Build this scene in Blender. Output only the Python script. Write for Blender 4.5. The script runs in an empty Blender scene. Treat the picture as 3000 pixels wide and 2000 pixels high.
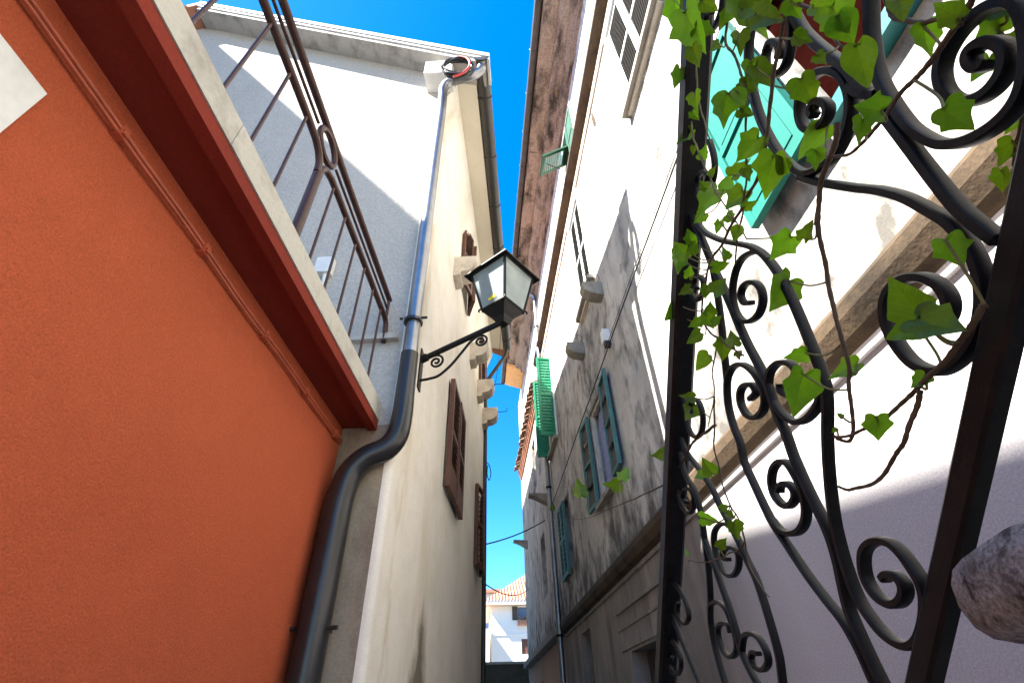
import bpy, math, random
from mathutils import Vector, Matrix, noise as mnoise
random.seed(7)
sc = bpy.context.scene
col = sc.collection

# ------------------------------------------------------------------ camera
# camera at the origin, street 1.5 m below.  World: Y along the right-hand house, Z up.
FPX = 1421.72                                   # focal length in pixels of the 3000 px wide photograph
CXR = Vector((0.99740388, -0.06709485, -0.02614912))    # image right, in world
CUP = Vector((-0.02112711, -0.61980239, 0.78447348))    # image up, in world
CFW = Vector((0.06884141, 0.78188444, 0.61961083))      # view direction, in world
cam = bpy.data.cameras.new('camera'); camo = bpy.data.objects.new('camera', cam); col.objects.link(camo)
m = Matrix.Identity(4)
for i in range(3):
    m[i][0] = CXR[i]; m[i][1] = CUP[i]; m[i][2] = -CFW[i]
camo.matrix_world = m
cam.sensor_width = 36; cam.lens = FPX / 3000 * 36
cam.clip_start = 0.02; cam.clip_end = 2000
sc.camera = camo

# ------------------------------------------------------------------ sky, sun, exposure
TO_SUN = Vector((-1.0, -0.355, 1.235)).normalized()
w = bpy.data.worlds.new('World'); sc.world = w; w.use_nodes = True
nt = w.node_tree; bg = nt.nodes['Background']
sky = nt.nodes.new('ShaderNodeTexSky'); sky.sky_type = 'NISHITA'; sky.sun_disc = False
sky.sun_elevation = math.asin(TO_SUN.z); sky.sun_rotation = math.atan2(TO_SUN.x, TO_SUN.y)
sky.altitude = 0; sky.air_density = 1.0; sky.dust_density = 0.2; sky.ozone_density = 4.0
hs = nt.nodes.new('ShaderNodeHueSaturation'); hs.inputs['Saturation'].default_value = 1.38
nt.links.new(sky.outputs[0], hs.inputs['Color']); nt.links.new(hs.outputs[0], bg.inputs[0]); bg.inputs[1].default_value = 0.075
sl = bpy.data.lights.new('sun', 'SUN'); so = bpy.data.objects.new('sun', sl); col.objects.link(so)
sl.energy = 5.0; sl.angle = math.radians(0.53); sl.color = (1, .95, .87)
so.rotation_euler = (-TO_SUN).to_track_quat('-Z', 'Y').to_euler()
sc.view_settings.view_transform = 'Standard'; sc.view_settings.look = 'None'
sc.view_settings.exposure = 2.62; sc.view_settings.gamma = 1
sc.cycles.max_bounces = 10; sc.cycles.diffuse_bounces = 6; sc.cycles.transmission_bounces = 4
sc.cycles.use_denoising = True

# ------------------------------------------------------------------ pixel helpers (photo 3000x2000)
S = 3000 / 2352
def ray(px, py):
    return (CXR * (px - 1500) + CUP * (1000 - py) + CFW * FPX) / FPX
AZ = math.radians(6.53)                        # the left-hand houses turn 6.5 degrees from the right-hand one
NL = Vector((math.cos(AZ), -math.sin(AZ), 0)); TL = Vector((math.sin(AZ), math.cos(AZ), 0))
PH = math.radians(6.0)                         # the stair railing
NR = Vector((math.cos(PH), -math.sin(PH), 0)); TR = Vector((math.sin(PH), math.cos(PH), 0))
Z = Vector((0, 0, 1)); X = Vector((1, 0, 0)); Y = Vector((0, 1, 0))
GROUND = -1.5
def on_plane(px, py, n, c):
    r = ray(px, py); return r * (c / r.dot(n))

class Fr:                                       # a wall frame: u along, v up, w out of the wall
    def __init__(s, o, u, v, w): s.o, s.u, s.v, s.w = Vector(o), Vector(u), Vector(v), Vector(w)
    def p(s, u, v, w=0.0): return s.o + s.u * u + s.v * v + s.w * w
FRT = Fr(X * 1.6, Y, Z, -X)                     # right house wall
FLF = Fr(NL * -0.85, TL, Z, NL)                 # beige house alley wall
FFC = Fr(TL * 2.82, NL, Z, -TL)                 # beige house gable
FOR = Fr(NL * -1.21, TL, Z, NL)                 # orange house wall
FRL = Fr(NR * 0.39, TR, Z, -NR)                 # stair railing plane

# ------------------------------------------------------------------ materials
def mat_base(name):
    M = bpy.data.materials.new(name); M.use_nodes = True
    return M, M.node_tree, M.node_tree.nodes['Principled BSDF']
def nd(t, kind, **kw):
    n = t.nodes.new(kind)
    for k, v in kw.items(): setattr(n, k, v)
    return n
def ramp(t, a, b, ca, cb):
    r = nd(t, 'ShaderNodeValToRGB'); e = r.color_ramp.elements
    e[0].position = a; e[1].position = b; e[0].color = (*ca, 1); e[1].color = (*cb, 1)
    return r
def noise(t, src, scale, detail=4, rough=.6, sc3=None):
    n = nd(t, 'ShaderNodeTexNoise'); n.inputs['Scale'].default_value = scale
    n.inputs['Detail'].default_value = detail; n.inputs['Roughness'].default_value = rough
    if sc3:
        mp = nd(t, 'ShaderNodeMapping'); mp.inputs['Scale'].default_value = sc3
        t.links.new(src, mp.inputs[0]); t.links.new(mp.outputs[0], n.inputs['Vector'])
    else: t.links.new(src, n.inputs['Vector'])
    return n
def mixc(t, fac, a, b, mode='MIX'):
    n = nd(t, 'ShaderNodeMix', data_type='RGBA', blend_type=mode)
    for k, v in (('Factor', fac), ('A', a), ('B', b)):
        s = [i for i in n.inputs if i.name == k and (i.type == ('VALUE' if k == 'Factor' else 'RGBA'))][0]
        if isinstance(v, (int, float)): s.default_value = v
        elif isinstance(v, tuple): s.default_value = (*v, 1)
        else: t.links.new(v, s)
    return [o for o in n.outputs if o.type == 'RGBA'][0]
def plaster(name, base, dark, lo=.45, hi=.75, streak=(1.6, 1.6, .25), scale=1.6, grain=120, gamt=.12, bump=.25, bdist=.004, blot=None, rough=.9, extra=None):
    """stained plaster: vertical streaks, blotches and fine grain"""
    M, t, b = mat_base(name); tc = nd(t, 'ShaderNodeTexCoord'); P = tc.outputs['Object']
    n1 = noise(t, P, scale, 7, .65, streak); r1 = ramp(t, lo, hi, (0, 0, 0), (1, 1, 1)); t.links.new(n1.outputs[0], r1.inputs[0])
    c = mixc(t, r1.outputs[0], base, dark)
    if blot:
        n3 = noise(t, P, blot[1], 6, .7); r3 = ramp(t, blot[2], blot[3], (0, 0, 0), (1, 1, 1)); t.links.new(n3.outputs[0], r3.inputs[0])
        c = mixc(t, r3.outputs[0], c, blot[0])
    if extra: c = extra(t, P, c)
    n2 = noise(t, P, grain, 3, .6); r2 = ramp(t, .25, .75, (1 - gamt * 1.6,) * 3, (1 + gamt * .4,) * 3); t.links.new(n2.outputs[0], r2.inputs[0])
    c = mixc(t, 1.0, c, r2.outputs[0], 'MULTIPLY')
    t.links.new(c, b.inputs['Base Color']); b.inputs['Roughness'].default_value = rough
    b.inputs['Specular IOR Level'].default_value = .25
    n4 = noise(t, P, grain * .8, 3, .6); n5 = noise(t, P, 6, 4, .6)
    ad = nd(t, 'ShaderNodeMath', operation='MULTIPLY_ADD'); t.links.new(n5.outputs[0], ad.inputs[0]); ad.inputs[1].default_value = 2.0
    t.links.new(n4.outputs[0], ad.inputs[2])
    bp = nd(t, 'ShaderNodeBump'); bp.inputs['Strength'].default_value = bump; bp.inputs['Distance'].default_value = bdist
    t.links.new(ad.outputs[0], bp.inputs['Height']); t.links.new(bp.outputs[0], b.inputs['Normal'])
    return M
def paint(name, c, c2=None, rough=.5, metal=0., scale=8, lo=.4, hi=.7, bump=.15, st=(1, 1, 1), spec=.5):
    M, t, b = mat_base(name); tc = nd(t, 'ShaderNodeTexCoord')
    c2 = c2 or tuple(x * .6 for x in c)
    n1 = noise(t, tc.outputs['Object'], scale, 6, .65, st); r1 = ramp(t, lo, hi, c, c2); t.links.new(n1.outputs[0], r1.inputs[0])
    t.links.new(r1.outputs[0], b.inputs['Base Color'])
    b.inputs['Roughness'].default_value = rough; b.inputs['Metallic'].default_value = metal; b.inputs['Specular IOR Level'].default_value = spec
    n2 = noise(t, tc.outputs['Object'], scale * 9, 3, .6)
    bp = nd(t, 'ShaderNodeBump'); bp.inputs['Strength'].default_value = bump; bp.inputs['Distance'].default_value = .002
    t.links.new(n2.outputs[0], bp.inputs['Height']); t.links.new(bp.outputs[0], b.inputs['Normal'])
    return M

def grime(t, P, c):
    # small dark lichen and dirt spots, denser in patches
    n1 = noise(t, P, 5.0, 5, .6, (1, 1, .6)); n2 = noise(t, P, .8, 3, .5)
    ad = nd(t, 'ShaderNodeMath', operation='MULTIPLY_ADD'); t.links.new(n2.outputs[0], ad.inputs[0]); ad.inputs[1].default_value = .55; sx = nd(t, 'ShaderNodeSeparateXYZ'); t.links.new(P, sx.inputs[0])
    mz = nd(t, 'ShaderNodeMapRange'); t.links.new(sx.outputs[2], mz.inputs[0]); mz.inputs[1].default_value = 2.15 - GROUND; mz.inputs[2].default_value = 1.42 - GROUND; mz.inputs[3].default_value = 0; mz.inputs[4].default_value = .15
    a0 = nd(t, 'ShaderNodeMath', operation='ADD'); t.links.new(n1.outputs[0], a0.inputs[0]); t.links.new(mz.outputs[0], a0.inputs[1])
    t.links.new(a0.outputs[0], ad.inputs[2])
    r = ramp(t, .76, 1.0, (0, 0, 0), (.92, .92, .92)); t.links.new(ad.outputs[0], r.inputs[0])
    return mixc(t, r.outputs[0], c, (.085, .078, .068))
def near_clean(t, P, c):
    # the part of the lower wall next to the stair was re-rendered: less staining towards -Y
    sx = nd(t, 'ShaderNodeSeparateXYZ'); t.links.new(P, sx.inputs[0])
    mr = nd(t, 'ShaderNodeMapRange'); mr.inputs[1].default_value = 2.6; mr.inputs[2].default_value = 3.6
    t.links.new(sx.outputs[1], mr.inputs[0])
    return mixc(t, mr.outputs[0], (.66, .64, .63), c)
def damp(t, P, c):
    # damp run low on the beige wall
    def vm(op, a, b=None):
        n = nd(t, 'ShaderNodeVectorMath', operation=op); t.links.new(a, n.inputs[0])
        if b is not None:
            n.inputs[1].default_value = b
        return n
    wob = noise(t, P, 2.2, 4, .6)
    dt = vm('DOT_PRODUCT', P, tuple(TL)); sx = nd(t, 'ShaderNodeSeparateXYZ'); t.links.new(P, sx.inputs[0])
    a1 = nd(t, 'ShaderNodeMath', operation='MULTIPLY_ADD'); t.links.new(wob.outputs[0], a1.inputs[0]); a1.inputs[1].default_value = .30; t.links.new(dt.outputs['Value'], a1.inputs[2])
    a2 = nd(t, 'ShaderNodeMath', operation='SUBTRACT'); t.links.new(a1.outputs[0], a2.inputs[0]); a2.inputs[1].default_value = 4.27 - BEIGE_T
    a3 = nd(t, 'ShaderNodeMath', operation='ABSOLUTE'); t.links.new(a2.outputs[0], a3.inputs[0])
    wid = nd(t, 'ShaderNodeMapRange'); t.links.new(sx.outputs[2], wid.inputs[0])          # wider lower down
    wid.inputs[1].default_value = .90 - GROUND; wid.inputs[2].default_value = .1 - GROUND; wid.inputs[3].default_value = 0.0; wid.inputs[4].default_value = .42
    sb = nd(t, 'ShaderNodeMath', operation='SUBTRACT'); t.links.new(wid.outputs[0], sb.inputs[0]); t.links.new(a3.outputs[0], sb.inputs[1])
    r = nd(t, 'ShaderNodeMapRange'); fz_ = noise(t, P, 9, 6, .7); fa = nd(t, 'ShaderNodeMath', operation='MULTIPLY_ADD'); t.links.new(fz_.outputs[0], fa.inputs[0]); fa.inputs[1].default_value = .30; t.links.new(sb.outputs[0], fa.inputs[2])
    t.links.new(fa.outputs[0], r.inputs[0]); r.inputs[1].default_value = .12; r.inputs[2].default_value = .34
    up = nd(t, 'ShaderNodeMapRange'); t.links.new(sx.outputs[2], up.inputs[0]); up.inputs[1].default_value = .88 - GROUND; up.inputs[2].default_value = .55 - GROUND
    mu = nd(t, 'ShaderNodeMath', operation='MULTIPLY'); t.links.new(r.outputs[0], mu.inputs[0]); t.links.new(up.outputs[0], mu.inputs[1])
    mu2 = nd(t, 'ShaderNodeMath', operation='MULTIPLY'); t.links.new(mu.outputs[0], mu2.inputs[0]); mu2.inputs[1].default_value = .85
    # ochre run-off beside the corner
    d2 = nd(t, 'ShaderNodeMath', operation='SUBTRACT'); t.links.new(a1.outputs[0], d2.inputs[0]); d2.inputs[1].default_value = 3.29 - BEIGE_T
    d3 = nd(t, 'ShaderNodeMath', operation='ABSOLUTE'); t.links.new(d2.outputs[0], d3.inputs[0])
    d4 = nd(t, 'ShaderNodeMapRange'); t.links.new(d3.outputs[0], d4.inputs[0]); d4.inputs[1].default_value = .16; d4.inputs[2].default_value = .02
    nn = noise(t, P, 3.0, 6, .65, (1, 1, .35)); nr = ramp(t, .42, .60, (0, 0, 0), (.65, .65, .65)); t.links.new(nn.outputs[0], nr.inputs[0])
    d5 = nd(t, 'ShaderNodeMath', operation='MULTIPLY'); t.links.new(d4.outputs[0], d5.inputs[0]); t.links.new(nr.outputs[0], d5.inputs[1])
    c = mixc(t, d5.outputs[0], c, (.50, .38, .20))
    return mixc(t, mu2.outputs[0], c, (.13, .10, .06))
BEIGE_T = 0.0

M_right = plaster('weathered_plaster', (.70, .66, .60), (.27, .255, .24), .40, .80, (1.0, 1.0, .35), 1.3, 90, .14, .35, .004, ((.36, .34, .315), .9, .42, .76), extra=grime)
M_rlow = plaster('lower_plaster', (.34, .30, .26), (.12, .105, .09), .42, .70, (1.5, 1.5, .3), 1.7, 130, .20, .3, .003, ((.20, .18, .16), .8, .48, .7), extra=near_clean)
M_beige = plaster('beige_plaster', (.85, .80, .715), (.65, .55, .39), .56, .78, (1.0, 1.0, .28), 1.1, 70, .06, .25, .004, ((.68, .62, .51), 1.1, .44, .74), extra=damp)
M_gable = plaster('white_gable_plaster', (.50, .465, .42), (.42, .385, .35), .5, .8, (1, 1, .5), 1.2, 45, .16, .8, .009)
M_cement = plaster('cement_render', (.36, .30, .225), (.20, .16, .12), .42, .68, (1.5, 1.5, .6), 2.6, 80, .14, .5, .004, ((.55, .44, .30), 1.3, .55, .75))
M_orange = plaster('orange_stucco', (.50, .103, .041), (.435, .089, .035), .45, .75, (1, 1, 1), 1.3, 170, .20, .9, .004)
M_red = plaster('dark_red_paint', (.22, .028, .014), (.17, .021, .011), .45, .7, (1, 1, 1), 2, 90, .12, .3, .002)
M_marble = plaster('marble_edge', (.52, .49, .43), (.30, .27, .23), .50, .72, (1, 1, 1), 3.0, 60, .08, .3, .003, ((.22, .19, .15), 5.0, .66, .74))
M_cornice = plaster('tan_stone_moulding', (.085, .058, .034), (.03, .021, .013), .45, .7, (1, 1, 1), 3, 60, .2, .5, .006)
M_eave = plaster('pink_weathered_cornice', (.38, .315, .275), (.06, .05, .044), .47, .64, (2.2, .8, 2.2), 1.5, 30, .3, .8, .02, ((.34, .22, .13), 1.3, .57, .70))
M_stone = plaster('lichen_stone', (.38, .40, .41), (.05, .05, .05), .48, .64, (1, 1, 1), 60, 260, .4, 1.0, .005, ((.15, .14, .125), 20, .48, .68))
M_corbel = plaster('corbel_stone', (.66, .58, .48), (.44, .38, .30), .45, .7, (1, 1, 1), 5, 60, .15, .5, .006)
M_corbelg = plaster('grey_corbel_stone', (.34, .31, .27), (.20, .18, .15), .45, .7, (1, 1, 1), 5, 60, .15, .5, .006)
M_conc = plaster('verge_concrete', (.50, .47, .43), (.28, .26, .23), .48, .7, (1, 1, 1), 4, 70, .12, .5, .005)
M_white = paint('white_paint', (.80, .79, .76), (.66, .64, .60), .5)
M_cream = plaster('white_house_plaster', (.78, .74, .68), (.68, .63, .58), .5, .8, (1, 1, .5), .5, 20, .05, .2, .01)
M_tile = plaster('clay_tile', (.50, .22, .13), (.34, .17, .12), .4, .7, (1, 1, 1), 3, 30, .2, .5, .01)
M_tileg = plaster('weathered_clay_tile', (.36, .23, .16), (.20, .13, .10), .4, .7, (1, 1, 1), 8, 60, .2, .5, .006)
M_iron = paint('black_wrought_iron', (.0045, .005, .006), (.012, .0105, .0095), .5, 0., 40, .45, .7, .18, spec=.22)
M_rail = paint('brown_painted_iron', (.040, .015, .012), (.065, .024, .015), .4, 0., 20, spec=.3)
M_pipe = paint('galvanised_pipe', (.30, .30, .31), (.22, .22, .23), .40, 1.0, 4)
M_pipe_shade = paint('shaded_downpipe', (.022, .022, .024), (.015, .015, .016), .3, 0, 5, spec=.5)  # lower part of the same galvanised pipe, its shade put into the colour
M_gutd = paint('dark_gutter', (.030, .026, .023), (.02, .018, .016), .45, 0, 5)
M_gut = paint('zinc_gutter', (.075, .07, .066), (.05, .045, .042), .55, 0, 6, spec=.25)
M_brown = paint('brown_shutter', (.12, .045, .026), (.075, .03, .018), .55, 0, 6)
M_turq = paint('turquoise_shutter', (.010, .155, .125), (.008, .125, .10), .55, 0, 3, spec=.25)
M_turqd = paint('blue_turquoise_bar', (.010, .15, .15), (.008, .10, .14), .5, 0, 3)
M_green = paint('green_shutter', (.012, .25, .12), (.010, .20, .10), .5, 0, 4)
M_dgreen = paint('dark_green_shutter', (.02, .10, .055), (.018, .075, .045), .55, 0, 4)
M_teal = paint('faded_teal_shutter', (.055, .19, .175), (.08, .14, .125), .6, 0, 9)
M_slat = paint('grey_brown_slat', (.055, .046, .034), (.035, .03, .024), .7, 0, 12)
M_paleframe = paint('pale_blue_frame', (.62, .74, .76), (.50, .56, .55), .6, 0, 5)
M_frame = paint('window_frame_wood', (.55, .52, .46), (.40, .36, .30), .6, 0, 8)
M_dark = paint('dark_room', (.022, .018, .016), (.012, .01, .01), .8)
M_curt = paint('dark_red_curtain', (.012, .0022, .0018), (.008, .0015, .0012), .95, spec=0.0)
M_net = paint('blue_net_curtain', (.27, .28, .42), (.20, .20, .32), .9, 0, 20)
M_door = paint('old_door_wood', (.06, .045, .035), (.035, .028, .022), .7, 0, 8)
M_cable = paint('black_cable', (.02, .02, .022), None, .5)
M_redc = paint('red_cable', (.50, .03, .02), None, .5)
M_ocon = paint('orange_painted_conduit', (.46, .10, .045), (.34, .075, .03), .5, 0, 12)
M_soff = plaster('cream_soffit', (.72, .66, .54), (.60, .54, .43), .5, .8, (1, 1, 1), 1, 50, .05, .2, .003)
M_warm = paint('raw_timber_end', (.70, .42, .18), (.58, .33, .14), .7, 0, 6)
M_salmon = plaster('salmon_plaster', (.50, .34, .25), (.36, .25, .18), .45, .75, (1, 1, .4), 1.5, 60, .1, .3, .004)
M_pave = plaster('paving', (.50, .47, .42), (.36, .33, .29), .4, .7, (1, 1, 1), 3, 30, .2, .6, .01)
M_land = plaster('ground_earth', (.22, .20, .16), (.12, .12, .08), .4, .7, (1, 1, 1), .4, 5, .2, .5, .02)
M_shadewall = plaster('dark_shaded_wall', (.07, .062, .045), (.03, .03, .02), .4, .7, (1, 1, 1), 1.5, 30, .2, .5, .02)  # alley-end wall: the shade it stands in is part of this near-black colour
M_bark = paint('vine_bark', (.10, .075, .045), (.06, .048, .028), .8, 0, 60)
M_stem = paint('green_stem', (.16, .17, .05), (.12, .10, .04), .7, 0, 60)
M_yellow = paint('yellow_paper', (.75, .60, .02), None, .7)
M_redfl = paint('flower_mix', (.35, .18, .05), (.10, .12, .03), .8, 0, 9)

def leaf_mat(name, a, b_):
    M, t, b = mat_base(name); tc = nd(t, 'ShaderNodeTexCoord'); oi = nd(t, 'ShaderNodeObjectInfo')
    n1 = noise(t, tc.outputs['Object'], 2.2, 5, .6); r1 = ramp(t, .35, .75, a, b_); t.links.new(n1.outputs[0], r1.inputs[0])
    hv = nd(t, 'ShaderNodeHueSaturation')
    mr = nd(t, 'ShaderNodeMapRange'); mr.inputs[3].default_value = .55; mr.inputs[4].default_value = 1.35; t.links.new(oi.outputs['Random'], mr.inputs[0])
    mh = nd(t, 'ShaderNodeMapRange'); mh.inputs[3].default_value = .485; mh.inputs[4].default_value = .515; t.links.new(oi.outputs['Random'], mh.inputs[0])
    t.links.new(mr.outputs[0], hv.inputs['Value']); t.links.new(mh.outputs[0], hv.inputs['Hue']); t.links.new(r1.outputs[0], hv.inputs['Color'])
    sx = nd(t, 'ShaderNodeSeparateXYZ'); t.links.new(tc.outputs['Object'], sx.inputs[0])
    ab = nd(t, 'ShaderNodeMath', operation='ABSOLUTE'); t.links.new(sx.outputs[0], ab.inputs[0])
    sl_ = nd(t, 'ShaderNodeMath', operation='MULTIPLY_ADD'); t.links.new(ab.outputs[0], sl_.inputs[0]); sl_.inputs[1].default_value = -.9; t.links.new(sx.outputs[1], sl_.inputs[2])
    wv = nd(t, 'ShaderNodeMath', operation='PINGPONG'); t.links.new(sl_.outputs[0], wv.inputs[0]); wv.inputs[1].default_value = .13
    mn = nd(t, 'ShaderNodeMath', operation='MINIMUM'); t.links.new(ab.outputs[0], mn.inputs[0]); t.links.new(wv.outputs[0], mn.inputs[1])
    vr = ramp(t, .006, .022, (1, 1, 1), (0, 0, 0)); t.links.new(mn.outputs[0], vr.inputs[0])
    vf = nd(t, 'ShaderNodeMath', operation='MULTIPLY'); t.links.new(vr.outputs[0], vf.inputs[0]); vf.inputs[1].default_value = .35
    vc = mixc(t, vf.outputs[0], hv.outputs[0], (.26, .32, .08))
    t.links.new(vc, b.inputs['Base Color']); b.inputs['Roughness'].default_value = .36
    tr = nd(t, 'ShaderNodeBsdfTranslucent')
    br = mixc(t, 1.0, hv.outputs[0], (1.5, 1.75, .5), 'MULTIPLY'); t.links.new(br, tr.inputs[0])
    mx = nd(t, 'ShaderNodeMixShader'); mx.inputs[0].default_value = .6
    t.links.new(b.outputs[0], mx.inputs[1]); t.links.new(tr.outputs[0], mx.inputs[2])
    t.links.new(mx.outputs[0], t.nodes['Material Output'].inputs[0])
    return M
M_leaf = leaf_mat('ivy_leaf', (.105, .18, .014), (.062, .13, .011))
def glass_mat():
    M, t, b = mat_base('frosted_lamp_glass'); tc = nd(t, 'ShaderNodeTexCoord')
    n1 = noise(t, tc.outputs['Object'], 6, 5, .6); r1 = ramp(t, .35, .7, (.55, .60, .58), (.40, .47, .48)); t.links.new(n1.outputs[0], r1.inputs[0])
    t.links.new(r1.outputs[0], b.inputs['Base Color']); b.inputs['Roughness'].default_value = .22
    tr = nd(t, 'ShaderNodeBsdfTranslucent'); t.links.new(r1.outputs[0], tr.inputs[0])
    mx = nd(t, 'ShaderNodeMixShader'); mx.inputs[0].default_value = .55
    t.links.new(b.outputs[0], mx.inputs[1]); t.links.new(tr.outputs[0], mx.inputs[2])
    t.links.new(mx.outputs[0], t.nodes['Material Output'].inputs[0]); return M
M_glass = glass_mat()
M_pane = paint('window_pane', (.10, .14, .24), (.08, .11, .2), .08, 0, 2)

# ------------------------------------------------------------------ mesh builder
class MB:
    def __init__(s): s.v = []; s.f = []
    def add(s, vs, fs):
        o = len(s.v); s.v += [Vector(a) for a in vs]; s.f += [tuple(i + o for i in f) for f in fs]; return s
    def quad(s, a, b, c, d): return s.add([a, b, c, d], [(0, 1, 2, 3)])
    def hexa(s, p):   # 8 points: bottom 4 then top 4
        return s.add(p, [(0, 3, 2, 1), (4, 5, 6, 7), (0, 1, 5, 4), (1, 2, 6, 5), (2, 3, 7, 6), (3, 0, 4, 7)])
    def box(s, fr, u0, u1, v0, v1, w0, w1):
        return s.hexa([fr.p(u0, v0, w0), fr.p(u1, v0, w0), fr.p(u1, v0, w1), fr.p(u0, v0, w1),
                       fr.p(u0, v1, w0), fr.p(u1, v1, w0), fr.p(u1, v1, w1), fr.p(u0, v1, w1)])
    def loft(s, rings, cap=True, close=True):
        n = len(rings[0]); o = len(s.v)
        for r in rings: s.v += [Vector(a) for a in r]
        for i in range(len(rings) - 1):
            for j in range(n if close else n - 1):
                k = (j + 1) % n
                s.f.append((o + i * n + j, o + i * n + k, o + (i + 1) * n + k, o + (i + 1) * n + j))
        if cap:
            s.f.append(tuple(o + j for j in reversed(range(n)))); e = o + (len(rings) - 1) * n
            s.f.append(tuple(e + j for j in range(n)))
        return s
    def extr(s, fr, prof, u0, u1):      # profile in (w,v), extruded along u
        return s.loft([[fr.p(u0, v, w) for w, v in prof], [fr.p(u1, v, w) for w, v in prof]])
    def tube(s, pts, r, n=8, cap=True):
        pts = [Vector(p) for p in pts]; rr = r if isinstance(r, (list, tuple)) else [r] * len(pts)
        rings = []; prev = None
        for i, p in enumerate(pts):
            d = (pts[min(i + 1, len(pts) - 1)] - pts[max(i - 1, 0)])
            d = d.normalized() if d.length > 1e-9 else Vector((0, 0, 1))
            a = prev if prev is not None else (Z if abs(d.z) < .9 else X)
            e1 = (a - d * a.dot(d))
            if e1.length < 1e-6: e1 = d.orthogonal()
            e1.normalize(); e2 = d.cross(e1); prev = e1
            rings.append([p + (e1 * math.cos(2 * math.pi * j / n) + e2 * math.sin(2 * math.pi * j / n)) * rr[i] for j in range(n)])
        return s.loft(rings, cap)
    def ribbon(s, pts, N, width, thick):   # flat bar: width along N, thickness in plane
        rings = []; pts = [Vector(p) for p in pts]
        tk = thick if isinstance(thick, (list, tuple)) else [thick] * len(pts)
        for i, p in enumerate(pts):
            d = (pts[min(i + 1, len(pts) - 1)] - pts[max(i - 1, 0)]).normalized()
            b = N.cross(d).normalized() * (tk[i] / 2); a = N * (width / 2); c = .72
            rings.append([p + a * c + b, p + a + b * c, p + a - b * c, p + a * c - b, p - a * c - b, p - a - b * c, p - a + b * c, p - a * c + b])
        return s.loft(rings)
    def build(s, name, mt, parent=None, smooth=False, kind=None, label=None):
        o0 = parent.matrix_basis.translation if parent is not None else Vector((0, 0, 0))
        if parent is not None and parent.parent is not None: o0 = o0 + parent.parent.matrix_basis.translation
        me = bpy.data.meshes.new(name)
        base = o0
        if parent is None and s.v:
            lo = min(v.z for v in s.v); c = sum(s.v, Vector()) / len(s.v); base = Vector((c.x, c.y, lo))
        me.from_pydata([tuple(v - base) for v in s.v], [], s.f); me.validate(); me.update()
        me.materials.append(mt)
        if smooth:
            for p in me.polygons: p.use_smooth = True
        ob = bpy.data.objects.new(name, me); col.objects.link(ob)
        if parent is not None: ob.parent = parent
        else: ob.location = base
        if kind: ob['kind'] = kind
        if label: ob['label'] = label
        return ob
def smooth_by_angle(ob, ang=40):
    me = ob.data
    for p in me.polygons: p.use_smooth = True
    me.set_sharp_from_angle(angle=math.radians(ang))
def thing(name, label, cat, loc, group=None):
    o = bpy.data.objects.new(name, None); col.objects.link(o); o.location = loc; o.empty_display_size = .2
    o['label'] = label; o['category'] = cat
    if group: o['group'] = group
    return o
def tag(o, label, cat, group=None):
    o['label'] = label; o['category'] = cat
    if group: o['group'] = group
    return o
def spline(pts, n=6):          # Catmull-Rom through 2D/3D points
    P = [Vector(p) for p in pts]; out = []
    for i in range(len(P) - 1):
        a = P[max(i - 1, 0)]; b = P[i]; c = P[i + 1]; d = P[min(i + 2, len(P) - 1)]
        for k in range(n):
            x = k / n
            out.append(.5 * ((2 * b) + (c - a) * x + (2 * a - 5 * b + 4 * c - d) * x * x + (3 * b - a - 3 * c + d) * x ** 3))
    out.append(P[-1]); return out
def wall(fr, u0, u1, v0, v1, holes, name, mt, parent, reveal=.22, w=0.0, ulines=(), vlines=()):
    """wall sheet with rectangular openings and their reveals"""
    us = sorted({u0, u1, *[h[0] for h in holes], *[h[1] for h in holes], *ulines}); us = [u for u in us if u0 <= u <= u1]
    vs = sorted({v0, v1, *[h[2] for h in holes], *[h[3] for h in holes], *vlines}); vs = [v for v in vs if v0 <= v <= v1]
    b = MB()
    for i in range(len(us) - 1):
        for j in range(len(vs) - 1):
            cu = (us[i] + us[i + 1]) / 2; cv = (vs[j] + vs[j + 1]) / 2
            if any(h[0] < cu < h[1] and h[2] < cv < h[3] for h in holes): continue
            b.quad(fr.p(us[i], vs[j], w), fr.p(us[i + 1], vs[j], w), fr.p(us[i + 1], vs[j + 1], w), fr.p(us[i], vs[j + 1], w))
    for h in holes:
        a0, a1, c0, c1 = h[:4]; d = -reveal
        b.quad(fr.p(a0, c0, w), fr.p(a1, c0, w), fr.p(a1, c0, d), fr.p(a0, c0, d))
        b.quad(fr.p(a0, c1, w), fr.p(a1, c1, w), fr.p(a1, c1, d), fr.p(a0, c1, d))
        b.quad(fr.p(a0, c0, w), fr.p(a0, c1, w), fr.p(a0, c1, d), fr.p(a0, c0, d))
        b.quad(fr.p(a1, c0, w), fr.p(a1, c1, w), fr.p(a1, c1, d), fr.p(a1, c0, d))
    return b.build(name, mt, parent)

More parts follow.
